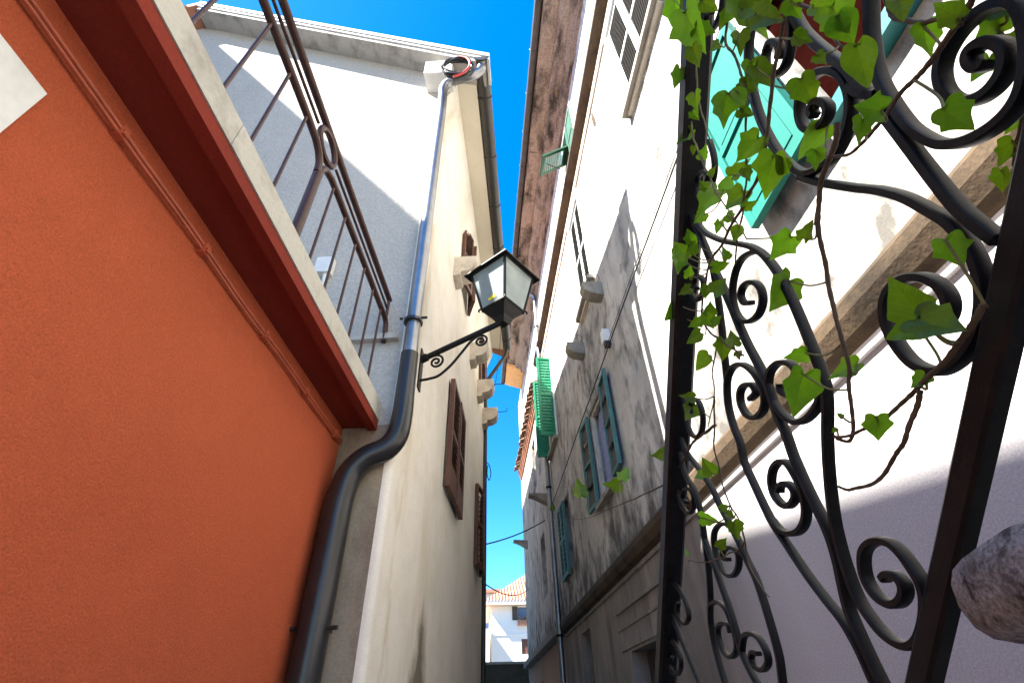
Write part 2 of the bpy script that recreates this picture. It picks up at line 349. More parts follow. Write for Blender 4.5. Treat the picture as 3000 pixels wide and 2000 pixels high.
def leaf_frame(fr, u0, v0, ang, side=1):
    """frame of a shutter leaf hinged at u0 and opened by ang (0 = flat, leaf running towards +u*side)"""
    d = fr.u * side * math.cos(ang) + fr.w * math.sin(ang)
    n = fr.w * math.cos(ang) - fr.u * side * math.sin(ang)
    return Fr(fr.p(u0, v0, 0), d, fr.v, n)
def shutter(fr, width, height, mt, parent, nsl=16, mid=True, panel=False, tilt=.65, thick=.035, name='shutter', smat=None, label=None, bot=None, cover=.62):
    """louvred leaf in frame fr (origin lower hinge corner, u across, v up, w outward); slats are sub-parts"""
    st = .055 if width > .4 else .045
    b = MB(); t2 = thick / 2
    b.box(fr, 0, st, 0, height, -t2, t2); b.box(fr, width - st, width, 0, height, -t2, t2)
    rails = [(0, st * 1.3), (height - st, height)]
    if mid: rails.insert(1, (height * .5 - st * .5, height * .5 + st * .5))
    if bot: rails[0] = (0, bot)
    for a, c in rails: b.box(fr, st + .0006, width - st - .0006, a, c, -t2 + .001, t2 - .001)
    ob = b.build(name, mt, parent, label=label)
    if panel:
        for i in range(len(rails) - 1):
            pb = MB(); a = rails[i][1]; c = rails[i + 1][0]
            pb.box(fr, st + .001, width - st - .001, a + .001, c - .001, -.006, .006)
            pb.box(fr, st + .03, width - st - .03, a + .03, c - .03, -.012, .012)
            pb.build('panel', smat or mt, ob)
        return ob
    segs = [(rails[i][1], rails[i + 1][0]) for i in range(len(rails) - 1)]
    tot = sum(c - a for a, c in segs); hgt = tot / nsl
    me = None; base = parent.matrix_basis.translation
    for a, c in segs:
        k = max(2, round((c - a) / hgt)); step = (c - a) / k
        for i in range(k):
            vv = a + (i + .5) * step
            if me is None:
                hw = step * cover; dv = math.sin(tilt) * hw; dw = min(math.cos(tilt) * hw, t2 * 1.05)
                g = Fr(Vector((0, 0, 0)), fr.u, fr.v, fr.w); sb = MB()
                q = .004
                sb.hexa([g.p(st, -dv, dw), g.p(width - st, -dv, dw), g.p(width - st, -dv + q * 2, dw), g.p(st, -dv + q * 2, dw),
                         g.p(st, dv - q * 2, -dw), g.p(width - st, dv - q * 2, -dw), g.p(width - st, dv, -dw), g.p(st, dv, -dw)])
                me = bpy.data.meshes.new('slat'); me.from_pydata([tuple(v) for v in sb.v], [], sb.f); me.validate(); me.materials.append(smat or mt)
            so_ = bpy.data.objects.new('slat', me); col.objects.link(so_); so_.parent = ob
            so_.location = fr.p(0, vv, 0) - base
    return ob

# ------------------------------------------------------------------ the setting
g = MB(); g.quad((-400, -400, GROUND - .02), (400, -400, GROUND - .02), (400, 900, GROUND - .02), (-400, 900, GROUND - .02))
o = g.build('ground', M_land); o['kind'] = 'structure'
g = MB(); g.quad((-1.6, -8, GROUND), (1.9, -8, GROUND), (1.9, 40, GROUND), (-1.2, 40, GROUND))
o = g.build('alley_pavement', M_pave); o['kind'] = 'structure'

# ------------------------------------------------------------------ right-hand house
RH = thing('plaster_house', 'tall stained plaster house with turquoise and green shutters on the right of the alley', 'house', (1.6, 0, GROUND))
R0, R1 = -4.0, 16.1
holes_up = [(.40, 1.02, 2.12, 3.38), (5.17, 5.96, 2.14, 3.40), (8.12, 8.72, 2.0, 3.1),
            (1.50, 2.42, 5.20, 7.05), (4.78, 5.52, 4.93, 6.95), (8.62, 9.50, 4.45, 6.35), (4.25, 5.10, 7.72, 8.98),
            (11.4, 12.1, 2.2, 3.5), (12.2, 12.9, 4.9, 6.3)]
wall(FRT, R0, R1, 1.30, 9.75, holes_up, 'wall', M_right, RH)
holes_lo = [(4.72, 5.66, GROUND, .55), (7.55, 8.15, GROUND, 1.02)]
wall(FRT, R0, 9.75, GROUND, 1.30, holes_lo, 'lower_wall', M_rlow, RH)
wall(FRT, 9.75, R1, GROUND, 1.30, [(13.0, 13.7, GROUND, .75)], 'salmon_wall', M_salmon, RH)
b = MB(); b.box(FRT, R0, R1 - .001, GROUND, 9.74, -7, -.24); b.build('house_core', M_dark, RH)
b = MB(); b.box(FRT, R1 - .002, R1 + .25, GROUND, 9.75, -7, -.001); b.build('end_wall', M_right, RH)
# string course over the ground floor
b = MB(); b.extr(FRT, [(-.02, 1.20), (.055, 1.235), (.085, 1.30), (.085, 1.355), (.05, 1.40), (-.02, 1.43)], R0, 9.62)
b.build('string_course', M_cornice, RH)
b = MB(); b.extr(FRT, [(-.02, 1.150), (.022, 1.155), (.022, 1.175), (-.02, 1.18)], R0, 9.60); b.build('thin_moulding', M_rlow, RH)
for v in (.93, .77):
    b = MB(); b.extr(FRT, [(-.02, v - .014), (.024, v - .012), (.024, v + .012), (-.02, v + .014)], 4.15, 6.0); b.build('lintel_moulding', M_rlow, RH)
b = MB(); b.box(FRT, 4.15, 6.0, .578, .757, -.01, .012); b.build('lintel_board', M_rlow, RH)
# upper cornice
b = MB(); b.extr(FRT, [(-.02, 7.42), (.04, 7.44), (.09, 7.48), (.13, 7.53), (.13, 7.60), (.06, 7.66), (-.02, 7.70)], R0, 10.5); b.build('upper_cornice', M_cornice, RH)
for v in (7.26, 7.16):
    b = MB(); b.extr(FRT, [(-.02, v - .025), (.025, v - .02), (.025, v + .02), (-.02, v + .025)], R0, 10.45); b.build('cornice_moulding', M_corbel, RH)
# eave: stepped weathered cornice, boarded end, gutter
prof = [(-.02, 9.30), (.06, 9.32), (.06, 9.42), (.14, 9.46), (.14, 9.55), (.26, 9.60), (.33, 9.68), (.33, 9.74), (.52, 9.78), (.60, 9.80), (.60, 9.98), (-.02, 10.05)]
b = MB(); b.extr(FRT, prof, R0, 13.6); b.build('eave_cornice', M_eave, RH)
prof2 = [(-.02, 9.62), (.60, 9.80), (.60, 9.98), (-.02, 10.05)]
b = MB(); b.extr(FRT, prof2, 13.605, 14.9); b.build('eave_boards', M_warm, RH)
for k in range(15):          # cracked plaster panels hanging under the eave
    u = -1.0 + k * .97 + random.uniform(-.15, .15); ln = random.uniform(.45, .8)
    b = MB(); wv = random.uniform(.34, .37); b.box(FRT, u, u + ln, 9.752 + random.uniform(-.006, .004), 9.80, wv, .585); b.build('eave_panel', M_eave, RH)
for k in range(9):
    b = MB(); u = 13.68 + k * .135; b.box(FRT, u, u + .125, 9.60, 9.645, .02, .10 + .48); 
    # sloping boards at the open end
    bb = MB(); bb.hexa([FRT.p(u, 9.60, .02), FRT.p(u + .125, 9.60, .02), FRT.p(u + .125, 9.78, .59), FRT.p(u, 9.78, .59),
                        FRT.p(u, 9.62, .02), FRT.p(u + .125, 9.62, .02), FRT.p(u + .125, 9.80, .59), FRT.p(u, 9.80, .59)]); bb.build('eave_board', M_warm, RH)
b = MB(); b.hexa([FRT.p(R0, 9.99, .66), FRT.p(14.9, 9.99, .66), FRT.p(14.9, 11.6, -4), FRT.p(R0, 11.6, -4),
                  FRT.p(R0, 10.07, .66), FRT.p(14.9, 10.07, .66), FRT.p(14.9, 11.7, -4), FRT.p(R0, 11.7, -4)]); b.build('roof', M_tileg, RH)
gp = [(.60 + .075 + .075 * math.cos(a), 9.93 + .085 * math.sin(a)) for a in [math.pi * (1 + k / 8) for k in range(9)]]
gp += [(x * .9 + .675 * .1, 9.93 + (y - 9.93) * .82) for x, y in reversed(gp)]
b = MB(); b.extr(FRT, gp, R0, 15.0); o = b.build('gutter', M_gut, RH); smooth_by_angle(o)
for k in range(20):
    u = -.3 + k * .80
    b = MB(); pts = [FRT.p(u, 9.93 + .093 * math.sin(a), .675 + .083 * math.cos(a)) for a in [math.pi * (1 + q / 8) for q in range(9)]]
    b.tube(pts, .010, 6); b.build('gutter_bracket', M_gut, RH)
# downpipe
P = [FRT.p(9.72, 9.86, .66), FRT.p(9.72, 9.70, .62), FRT.p(9.72, 9.58, .50), FRT.p(9.72, 9.42, .20), FRT.p(9.72, 9.30, .09), FRT.p(9.72, 9.1, .08), FRT.p(9.72, 6, .08), FRT.p(9.72, 3, .08), FRT.p(9.72, GROUND, .08)]
b = MB(); b.tube(P, .05, 12); o = b.build('downpipe', M_pipe, RH); smooth_by_angle(o)
for v in (8.2, 6.1, 3.85, 1.2):
    b = MB(); b.tube([FRT.p(9.72, v - .02, .08), FRT.p(9.72, v + .02, .08)], .062, 12); b.build('pipe_clip', M_iron, RH)

def sill(fr, u0, u1, v, mt, parent, d=.09, t=.06):
    b = MB(); b.box(fr, u0, u1, v - t, v, -.15, d); return b.build('sill', mt, parent)
def dark_pane(fr, u0, u1, v0, v1, parent, mt=None, w=-.20, name='pane'):
    b = MB(); b.box(fr, u0 + .001, u1 - .001, v0 + .001, v1 - .001, w - .012, w); return b.build(name, mt or M_dark, parent)
def casing(fr, u0, u1, v0, v1, parent, mt, wd=.045, w0=-.19, w1=-.13, mull=True):
    b = MB(); b.box(fr, u0, u0 + wd, v0, v1, w0, w1); b.box(fr, u1 - wd, u1, v0, v1, w0, w1)
    b.box(fr, u0 + wd + .001, u1 - wd - .001, v0, v0 + wd, w0, w1 - .001); b.box(fr, u0 + wd + .001, u1 - wd - .001, v1 - wd, v1, w0, w1 - .001)
    if mull: b.box(fr, (u0 + u1) / 2 - wd / 2, (u0 + u1) / 2 + wd / 2, v0 + wd + .001, v1 - wd - .001, w0, w1 - .002)
    return b.build('window_frame', mt, parent)
def surround(fr, u0, u1, v0, v1, parent, mt, wd=.09, d=.02):
    b = MB(); b.box(fr, u0 - wd, u0 - .001, v0 - .001, v1, -.01, d); b.box(fr, u1 + .001, u1 + wd, v0 - .001, v1, -.01, d)
    b.box(fr, u0 - wd, u1 + wd, v1 + .001, v1 + wd, -.01, d + .003); return b.build('window_surround', mt, parent)
def off(fr, w): return Fr(fr.o + fr.w * w, fr.u, fr.v, fr.w)

# near turquoise window
h = holes_up[0]
dark_pane(FRT, h[0], h[1], h[2], h[3], RH, M_curt, -.10, 'curtain'); casing(FRT, *h, RH, M_white, .03, -.16, -.12, False)
surround(FRT, *h, RH, M_white, .05, .02); sill(FRT, h[0] - .08, h[1] + .01, h[2], M_turqd, RH, .075, .075)
shutter(Fr(FRT.p(1.04, 2.10, .10), FRT.u, FRT.v, FRT.w), .57, 1.30, M_turq, RH, panel=True, thick=.045, label='far turquoise shutter leaf folded back on the wall')
shutter(Fr(FRT.p(-.18, 2.10, .10), FRT.u, FRT.v, FRT.w), .55, 1.30, M_turq, RH, panel=True, thick=.045, smat=M_turqd)
# upper windows with closed louvred shutters
for h, n_ in ((holes_up[3], 26), (holes_up[4], 26)):
    surround(FRT, *h, RH, M_white, .08, .03); sill(FRT, h[0] - .12, h[1] + .12, h[2], M_corbelg, RH, .10, .07)
    b = MB(); b.box(FRT, h[0] - .06, h[1] + .06, h[2] - .12, h[2] - .072, -.01, .05); b.build('sill_moulding', M_corbel, RH)
    mid = (h[0] + h[1]) / 2; wd = mid - h[0] - .01
    for uu in (h[0] + .005, mid + .005):
        shutter(Fr(FRT.p(uu, h[2] + .01, -.02), FRT.u, FRT.v, FRT.w), wd, h[3] - h[2] - .02, M_paleframe, RH, nsl=n_, smat=M_slat, thick=.04)
    dark_pane(FRT, *h, RH)
# wide green window of the same storey, further along
h = holes_up[5]; dark_pane(FRT, *h, RH); casing(FRT, *h, RH, M_frame); surround(FRT, *h, RH, M_white, .08, .03); sill(FRT, h[0] - .1, h[1] + .1, h[2], M_corbelg, RH)
shutter(leaf_frame(FRT, 8.60, 4.45, math.radians(96), 1), .33, 1.90, M_green, RH, nsl=24, thick=.035, tilt=1.33)
shutter(leaf_frame(FRT, 9.52, 4.45, math.radians(84), 1), .30, 1.90, M_green, RH, nsl=24, thick=.035, tilt=1.33)
# attic window, green shutters with one propped flap
h = holes_up[6]; dark_pane(FRT, *h, RH); surround(FRT, *h, RH, M_white, .06, .03)
mid = (h[0] + h[1]) / 2
shutter(Fr(FRT.p(h[0] + .01, h[2] + .01, .02), FRT.u, FRT.v, FRT.w), mid - h[0] - .015, h[3] - h[2] - .02, M_dgreen, RH, panel=True, thick=.04)
shutter(Fr(FRT.p(mid + .005, h[2] + .62, .02), FRT.u, FRT.v, FRT.w), mid - h[0] - .015, .60, M_dgreen, RH, nsl=10, mid=False, thick=.04)
a = math.radians(52); dv = Vector(-Z * math.cos(a) + FRT.w * math.sin(a)); dn = Vector(FRT.w * math.cos(a) + Z * math.sin(a))
ffl = Fr(FRT.p(mid + .005, h[2] + .61, .04), FRT.u, dv, dn)
shutter(ffl, mid - h[0] - .015, .62, M_dgreen, RH, nsl=10, mid=False, thick=.04, label='green shutter flap propped outward')
b = MB(); b.tube([FRT.p(mid + .2, h[2] + .05, .03), ffl.p(.2, .5, 0)], .006, 6); b.build('prop_rod', M_iron, RH)
# teal window below
h = holes_up[1]; casing(FRT, *h, RH, M_frame, .04, -.06, -.015, False); surround(FRT, *h, RH, M_rlow, .05, .012); sill(FRT, h[0] - .08, h[1] + .08, h[2], M_corbelg, RH, .08, .06)
b = MB(); K = 26
for i in range(K):
    x0 = h[0] + .04 + (h[1] - h[0] - .08) * i / K; x1 = h[0] + .04 + (h[1] - h[0] - .08) * (i + 1) / K
    f = lambda q: -.085 + .018 * math.sin(q * 34) + .008 * math.sin(q * 91)
    b.quad(FRT.p(x0, h[2] + .03, f(x0)), FRT.p(x1, h[2] + .03, f(x1)), FRT.p(x1, h[3] - .02, f(x1) - .01), FRT.p(x0, h[3] - .02, f(x0) - .01))
b.build('net_curtain', M_net, RH); dark_pane(FRT, *h, RH, None, -.15)
shutter(leaf_frame(off(FRT, .045), 5.16, 2.16, math.radians(3), -1), .39, 1.24, M_teal, RH, nsl=3, tilt=1.2, thick=.04, smat=M_door, label='near faded teal shutter leaf')
shutter(leaf_frame(off(FRT, .045), 5.97, 2.16, math.radians(4), 1), .42, 1.24, M_teal, RH, nsl=3, tilt=1.2, thick=.04, smat=M_door)
# far narrow window
h = holes_up[2]; dark_pane(FRT, *h, RH); surround(FRT, *h, RH, M_rlow, .05, .012)
shutter(Fr(FRT.p(h[0] + .3, h[2] - .1, .05), FRT.u, FRT.v, FRT.w), .30, 1.2, M_teal, RH, nsl=14, thick=.045)
shutter(Fr(FRT.p(h[1] + .01, h[2] - .1, .05), FRT.u, FRT.v, FRT.w), .30, 1.2, M_teal, RH, nsl=14, thick=.045)
for h in holes_up[7:]: dark_pane(FRT, *h, RH); casing(FRT, *h, RH, M_frame)
# doors
for h in holes_lo + [(13.0, 13.7, GROUND, .75)]:
    b = MB(); K = 5; ww = (h[1] - h[0]) / K
    door = MB().box(FRT, h[0] + .002, h[1] - .002, h[2] + .004, h[3] - .002, -.20, -.17).build('door', M_door, RH)
    for i in range(K):
        MB().box(FRT, h[0] + ww * i + .006, h[0] + ww * (i + 1) - .006, h[2] + .01, h[3] - .02, -.169, -.15).build('plank', M_door, door)
# stone corbels that once carried a pole, with wire rings
for u in (4.52, 5.80):
    b = MB(); prof = [(-.02, 4.54), (.26, 4.54), (.265, 4.48), (.24, 4.40), (.17, 4.35), (.08, 4.33), (-.02, 4.32)]
    b.extr(FRT, prof, u - .09, u + .09); o = b.build('corbel', M_corbelg, RH)
    b = MB(); b.tube([FRT.p(u + .13 * math.cos(a), 4.66 + .01 * math.sin(3 * a), .12 + .12 * math.sin(a)) for a in [2 * math.pi * k / 20 for k in range(21)]], .004, 5); b.build('wire_ring', M_cable, o)
# far bracket shelves
for u, v in ((10.5, 3.98), (15.2, 4.35)):
    b = MB(); b.extr(FRT, [(-.02, v), (.42, v + .02), (.42, v - .02), (.3, v - .05), (-.02, v - .22)], u - .12, u + .12); b.build('corbel', M_corbelg, RH)
# pent roof with clay tiles at the far end
b = MB(); b.extr(FRT, [(-.02, 6.88), (.13, 6.90), (.13, 6.95), (-.02, 7.10)], 10.5, R1); b.build('pent_roof', M_salmon, RH)
for k in range(3):
    b = MB(); b.extr(FRT, [(-.02, 6.84 - .075 * k), (.11 - .03 * k, 6.85 - .075 * k), (.11 - .03 * k, 6.80 - .075 * k), (-.02, 6.79 - .075 * k)], 10.5, R1); b.build('brick_course', M_tile, RH)
tm = None; base = RH.matrix_basis.translation
for k in range(30):
    if tm is None:
        b = MB(); rings = []
        for q in range(2):
            cc = Vector((0, 0, 0)) - X * (.24 if q == 0 else -.02) + Z * (0 if q == 0 else .14); r = .095 - .012 * q
            outer = [cc + Y * (r * math.cos(a)) + Z * (r * .75 * math.sin(a)) for a in [math.pi * j / 7 for j in range(8)]]
            inner = [cc + Y * ((r - .018) * math.cos(a)) + Z * ((r - .018) * .75 * math.sin(a)) for a in [math.pi * j / 7 for j in range(7, -1, -1)]]
            rings.append(outer + inner)
        b.loft(rings); tm = bpy.data.meshes.new('roof_tile'); tm.from_pydata([tuple(v) for v in b.v], [], b.f); tm.validate(); tm.materials.append(M_tileg)
    o = bpy.data.objects.new('roof_tile', tm); col.objects.link(o); o.parent = RH
    o.location = FRT.p(10.6 + k * .188, 6.955 + random.uniform(-.012, .012), random.uniform(-.03, .03)) - base
# plinth ledge far end
b = MB(); b.extr(FRT, [(-.02, 1.20), (.16, 1.22), (.16, 1.34), (-.02, 1.42)], 9.82, R1); b.build('plinth_ledge', M_corbelg, RH)
# wall box on the cable
b = MB(); b.box(FRT, 4.50, 4.60, 3.62, 3.80, -.01, .09); o = b.build('cable_box', M_white, RH)
b = MB(); b.box(FRT, 4.51, 4.59, 3.56, 3.619, 0, .07); b.build('box_socket', M_cable, o)
b = MB(); b.loft([[FRT.p(3.44 + .05 * q * math.cos(a) + .02 * math.sin(a), 6.86 + .22 * q * math.sin(a), ww) for a in [2 * math.pi * k / 14 for k in range(14)]] for q, ww in ((1, -.01), (1, .004), (.8, .007))]); b.build('plaster_scar', M_cornice, RH)

# cable running along the wall
def cable_thing(name, pts, r, label, cat='cable', mt=None, n=6):
    b = MB(); b.tube(pts, r, n); o = b.build(name, mt or M_cable); tag(o, label, cat, {'overhead_cable': 'cables crossing the alley', 'wall_cable': 'cables along the right wall'}.get(name)); smooth_by_angle(o); return o
pts = [FRT.p(u, 3.52 + .008 * math.sin(u * 2.1) - .014 * max(0, u - 5), .05) for u in [.2 + .35 * k for k in range(28)]]
cable_thing('wall_cable', pts, .008, 'thin black cable strung along the stained right wall above the teal window')
cable_thing('wall_cable', [p + Z * .10 + X * .02 for p in pts[2:14]], .004, 'thinner cable beside the handrail top, upper one of the pair on the right wall')

# ------------------------------------------------------------------ beige house on the left
BH = thing('beige_house', 'cream and beige gabled house with brown shutters on the left of the alley', 'house', tuple(NL * -.85 + TL * 2.82 + Z * GROUND))
B0, B1 = 2.82, 8.75
BEIGE_T = (NL * -.85 + TL * 2.82).dot(TL)
for n_ in M_beige.node_tree.nodes:          # the damp run is placed in the object's own space
    if n_.type == 'MATH' and n_.operation == 'SUBTRACT' and min(abs(n_.inputs[1].default_value - q) for q in (4.27, 3.29)) < 1e-4: n_.inputs[1].default_value -= BEIGE_T
lh = [(4.58, 5.60, 1.86, 3.12), (4.90, 5.70, 5.05, 6.30), (7.55, 8.25, 5.05, 6.20), (7.35, 8.1, 1.80, 3.0)]
wall(FLF, B0 + .05, B1, GROUND, 6.66, lh, 'side_wall', M_beige, BH, .2)
b = MB(); b.box(FLF, B0 + .30, B1 - .2, GROUND, 6.4, -7.5, -.22); b.build('house_core', M_dark, BH)
b = MB(); b.box(FLF, B1 - .2, B1, GROUND, 6.66, -8, -.001); b.build('end_wall', M_beige, BH)
# rounded corner strip
b = MB(); ring = lambda z: [FLF.p(B0 + .05 - .05 * math.sin(a), z, -.05 + .05 * math.cos(a)) for a in [math.pi / 2 * k / 5 for k in range(6)]]
b.loft([ring(GROUND), ring(1.58), ring(6.6)], cap=False, close=False); o = b.build('corner', M_beige, BH); smooth_by_angle(o)
# gable: cement below, white plaster above
wall(FFC, -1.35, -.90, GROUND, 1.58, [], 'cement_base', M_cement, BH)
SL = .577
def vz(n): return 6.72 + SL * (-.85 - n)         # underside of the verge at the wall
RID = -4.9
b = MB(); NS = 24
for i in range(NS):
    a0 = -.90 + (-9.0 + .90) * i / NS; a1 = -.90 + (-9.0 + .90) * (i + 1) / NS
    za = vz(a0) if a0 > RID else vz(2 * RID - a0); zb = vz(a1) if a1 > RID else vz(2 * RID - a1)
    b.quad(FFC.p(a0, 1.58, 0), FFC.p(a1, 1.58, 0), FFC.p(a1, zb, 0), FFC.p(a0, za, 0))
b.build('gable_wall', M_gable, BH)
# verge: concrete soffit and white roof edge
b = MB(); e0 = -.26
def verge(w0, w1, d0, d1, nm, mt, lo=-.23, hi=RID):
    b = MB(); b.hexa([FFC.p(hi, vz(hi) + d0, w0), FFC.p(lo, vz(lo) + d0, w0), FFC.p(lo, vz(lo) + d0, w1), FFC.p(hi, vz(hi) + d0, w1),
                      FFC.p(hi, vz(hi) + d1, w0), FFC.p(lo, vz(lo) + d1, w0), FFC.p(lo, vz(lo) + d1, w1), FFC.p(hi, vz(hi) + d1, w1)]); return b.build(nm, mt, BH)
lo, hi = -.29, RID
b = MB(); b.hexa([FFC.p(hi, vz(hi), -.02), FFC.p(lo, vz(lo), -.02), FFC.p(lo, vz(lo) - .02, .275), FFC.p(hi, vz(hi) - .02, .275),
                  FFC.p(hi, vz(hi) + .06, -.02), FFC.p(lo, vz(lo) + .06, -.02), FFC.p(lo, vz(lo) + .06, .275), FFC.p(hi, vz(hi) + .06, .275)]); b.build('verge_soffit', M_conc, BH)
verge(-.02, .295, .061, .10, 'verge_board', M_white); verge(-.02, .28, .101, .118, 'verge_joint', M_gut); verge(-.02, .31, .119, .20, 'verge_cap', M_white)
# roof slabs and eave soffit
b = MB()
def rs(lo, hi, t0, t1, d0, d1, nm, mt):
    b = MB(); f = lambda n, t, d: NL * n + TL * t + Z * ((vz(n) if n > RID else vz(2 * RID - n)) + d)
    b.hexa([f(hi, t0, d0), f(lo, t0, d0), f(lo, t1, d0), f(hi, t1, d0), f(hi, t0, d1), f(lo, t0, d1), f(lo, t1, d1), f(hi, t1, d1)]); return b.build(nm, mt, BH)
rs(-.29, RID, 2.845, B1 + .1, .065, .20, 'roof', M_tile); rs(RID - .001, -9.5, 2.52, B1 + .1, .065, .20, 'roof', M_tile)
b = MB(); b.extr(FLF, [(-.1, 6.50), (.18, 6.52), (.43, 6.46), (.43, 6.50), (-.1, 6.62)], 2.84, 8.45); b.build('eave_soffit', M_soff, BH)
b = MB(); b.extr(FLF, [(-.02, 6.00), (.06, 6.18), (.18, 6.515), (-.02, 6.515)], 2.84, 8.70); o = b.build('eave_cove', M_beige, BH)
b = MB(); b.extr(FLF, [(-.02, 6.66), (-.02, 6.50), (-.2, 6.50), (-.2, 6.8)], 2.84, 8.70); b.build('wall_plate', M_beige, BH)
b = MB(); fr = Fr(NL * -.42, TL, Z, NL)
gp = [(.09 + .09 * math.cos(a), 6.50 + .09 * math.sin(a)) for a in [math.pi * (1 + k / 8) for k in range(9)]]
gp += [(.09 + (x - .09) * .88, 6.50 + (y - 6.50) * .85) for x, y in reversed(gp)]
b.extr(fr, gp, 2.52, 8.45); o = b.build('gutter', M_gutd, BH); smooth_by_angle(o)
b = MB(); b.hexa([fr.p(2.52, 6.42, .02), fr.p(2.532, 6.42, .02), fr.p(2.532, 6.42, .16), fr.p(2.52, 6.42, .16), fr.p(2.52, 6.50, .005), fr.p(2.532, 6.50, .005), fr.p(2.532, 6.50, .175), fr.p(2.52, 6.50, .175)]); b.build('gutter_end', M_gutd, BH)
b = MB(); b.tube([fr.p(8.40, 6.44, .09), fr.p(8.45, 6.3, .05), fr.p(8.62, 5.75, -.38), fr.p(8.66, 5.6, -.40), fr.p(8.66, GROUND, -.40)], .04, 10); o = b.build('rear_downpipe', M_gutd, BH); smooth_by_angle(o)
for k in range(7):
    u = 3.0 + k * .85; b = MB(); b.tube([fr.p(u, 6.50 + .097 * math.sin(a), .09 + .097 * math.cos(a)) for a in [math.pi * (1 + q / 8) for q in range(9)]], .008, 6); b.build('gutter_bracket', M_gutd, BH)
# kneeler block under the eave corner
b = MB(); b.box(FFC, -1.04, -.70, 6.28, 6.60, -.01, .24); b.build('kneeler_block', M_white, BH)
# downpipe: gutter outlet, swan neck, down the corner, offset above the slab, down again
def pn(n, t, z): return NL * n + TL * t + Z * z
UP = spline([pn(-.33, 2.60, 6.46), pn(-.33, 2.60, 6.37), pn(-.36, 2.60, 6.27), pn(-.44, 2.61, 6.20), pn(-.56, 2.63, 6.18), pn(-.68, 2.65, 6.18), pn(-.765, 2.67, 6.14), pn(-.80, 2.69, 6.04), pn(-.805, 2.72, 5.92), pn(-.805, 2.745, 5.6)], 4)
UP += [pn(-.81, 2.75, 4.9), pn(-.81, 2.75, 3.3), pn(-.806, 2.75, 1.80)]
b = MB(); b.tube(UP, .055, 14); o = b.build('swan_neck_pipe', M_pipe, BH); smooth_by_angle(o)
LP = [pn(-.8065, 2.75, 2.10), pn(-.806, 2.75, 1.90)] + spline([pn(-.805, 2.75, 1.75), pn(-.805, 2.75, 1.60), pn(-.82, 2.75, 1.46), pn(-.88, 2.75, 1.37), pn(-.985, 2.735, 1.31), pn(-1.07, 2.73, 1.21), pn(-1.10, 2.73, 1.06), pn(-1.105, 2.73, .9)], 4) + [pn(-1.105, 2.73, GROUND)]
b = MB(); b.tube(LP, [.064] * 2 + [.066 + .014 * min(1, k / 26) for k in range(len(LP) - 3)] + [.080], 16); o = b.build('downpipe', M_pipe_shade, BH); smooth_by_angle(o)
for n_, z_ in ((-.81, 2.40), (-1.105, .40)):
    rr = .072 if z_ > 1 else .087; b = MB(); b.tube([pn(n_, 2.745, z_ - .012), pn(n_, 2.745, z_ + .012)], rr, 14); b.tube([pn(n_ + rr - .004, 2.70, z_), pn(n_ + rr + .043, 2.70, z_)], .010, 8); b.tube([pn(n_ - rr + .004, 2.70, z_), pn(n_ - rr - .02, 2.70, z_)], .010, 8)
    b.build('pipe_clip', M_pipe_shade, BH)
# sill strip and junction box on the gable
b = MB(); b.box(FFC, -2.4, -.92, 2.28, 2.33, -.01, .05); b.build('ledge', M_conc, BH)
b = MB(); b.box(FFC, -1.72, -1.58, 3.02, 3.20, -.01, .07); o = b.build('junction_box', M_white, BH)
b = MB(); b.tube([FFC.p(-1.63, 3.02, .03), FFC.p(-1.62, 2.8, .02)], .02, 8); b.build('box_lead', M_white, o)
# brown shutters
h = lh[0]; dark_pane(FLF, *h, BH, None, -.18)
f = .5 * (h[0] + h[1])
shutter(Fr(FLF.p(h[0], h[2], .045), FLF.u, FLF.v, FLF.w), f - h[0] - .004, h[3] - h[2], M_brown, BH, nsl=13, thick=.05, bot=.26, cover=.44)
shutter(leaf_frame(off(FLF, .045), h[1], h[2], math.radians(1.2), -1), f - h[0] - .004, h[3] - h[2], M_brown, BH, nsl=13, thick=.05, bot=.26, cover=.44, label='brown shutter leaf standing slightly ajar')
for v in (2.05, 2.95):
    b = MB(); b.tube([FLF.p(h[1] + .01, v, .05), FLF.p(h[1] + .05, v, .02)], .018, 8); b.build('hinge_pin', M_iron, BH)
h = lh[1]; dark_pane(FLF, *h, BH, None, -.18)
shutter(leaf_frame(off(FLF, .03), h[0], h[2], math.radians(14), 1), .36, h[3] - h[2], M_brown, BH, nsl=16, thick=.045)
shutter(leaf_frame(off(FLF, .03), h[1], h[2], math.radians(20), -1), .36, h[3] - h[2], M_brown, BH, nsl=16, thick=.045)
for h in lh[2:]:
    dark_pane(FLF, *h, BH, None, -.18); ww = (h[1] - h[0]) / 2
    shutter(leaf_frame(off(FLF, .03), h[0], h[2], math.radians(10), 1), ww - .005, h[3] - h[2], M_brown, BH, nsl=14, thick=.045)
    shutter(leaf_frame(off(FLF, .03), h[1], h[2], math.radians(12), -1), ww - .005, h[3] - h[2], M_brown, BH, nsl=14, thick=.045)
# stone corbels along the upper floor
for k, u in enumerate((4.50, 6.35, 7.45, 8.45)):
    b = MB(); prof = [(-.02, 4.94), (.30, 4.94), (.30, 4.82), (.27, 4.74), (.20, 4.68), (.10, 4.66), (.09, 4.60), (-.02, 4.58)]
    b.extr(FLF, prof, u - .13, u + .13); o = b.build('corbel', M_corbel, BH)
    if k >= 2:
        b = MB(); b.tube([FLF.p(u, 4.90, .28), FLF.p(u, 4.91, .48), FLF.p(u, 4.99, .485)], .008, 6); b.build('iron_hook', M_iron, o)

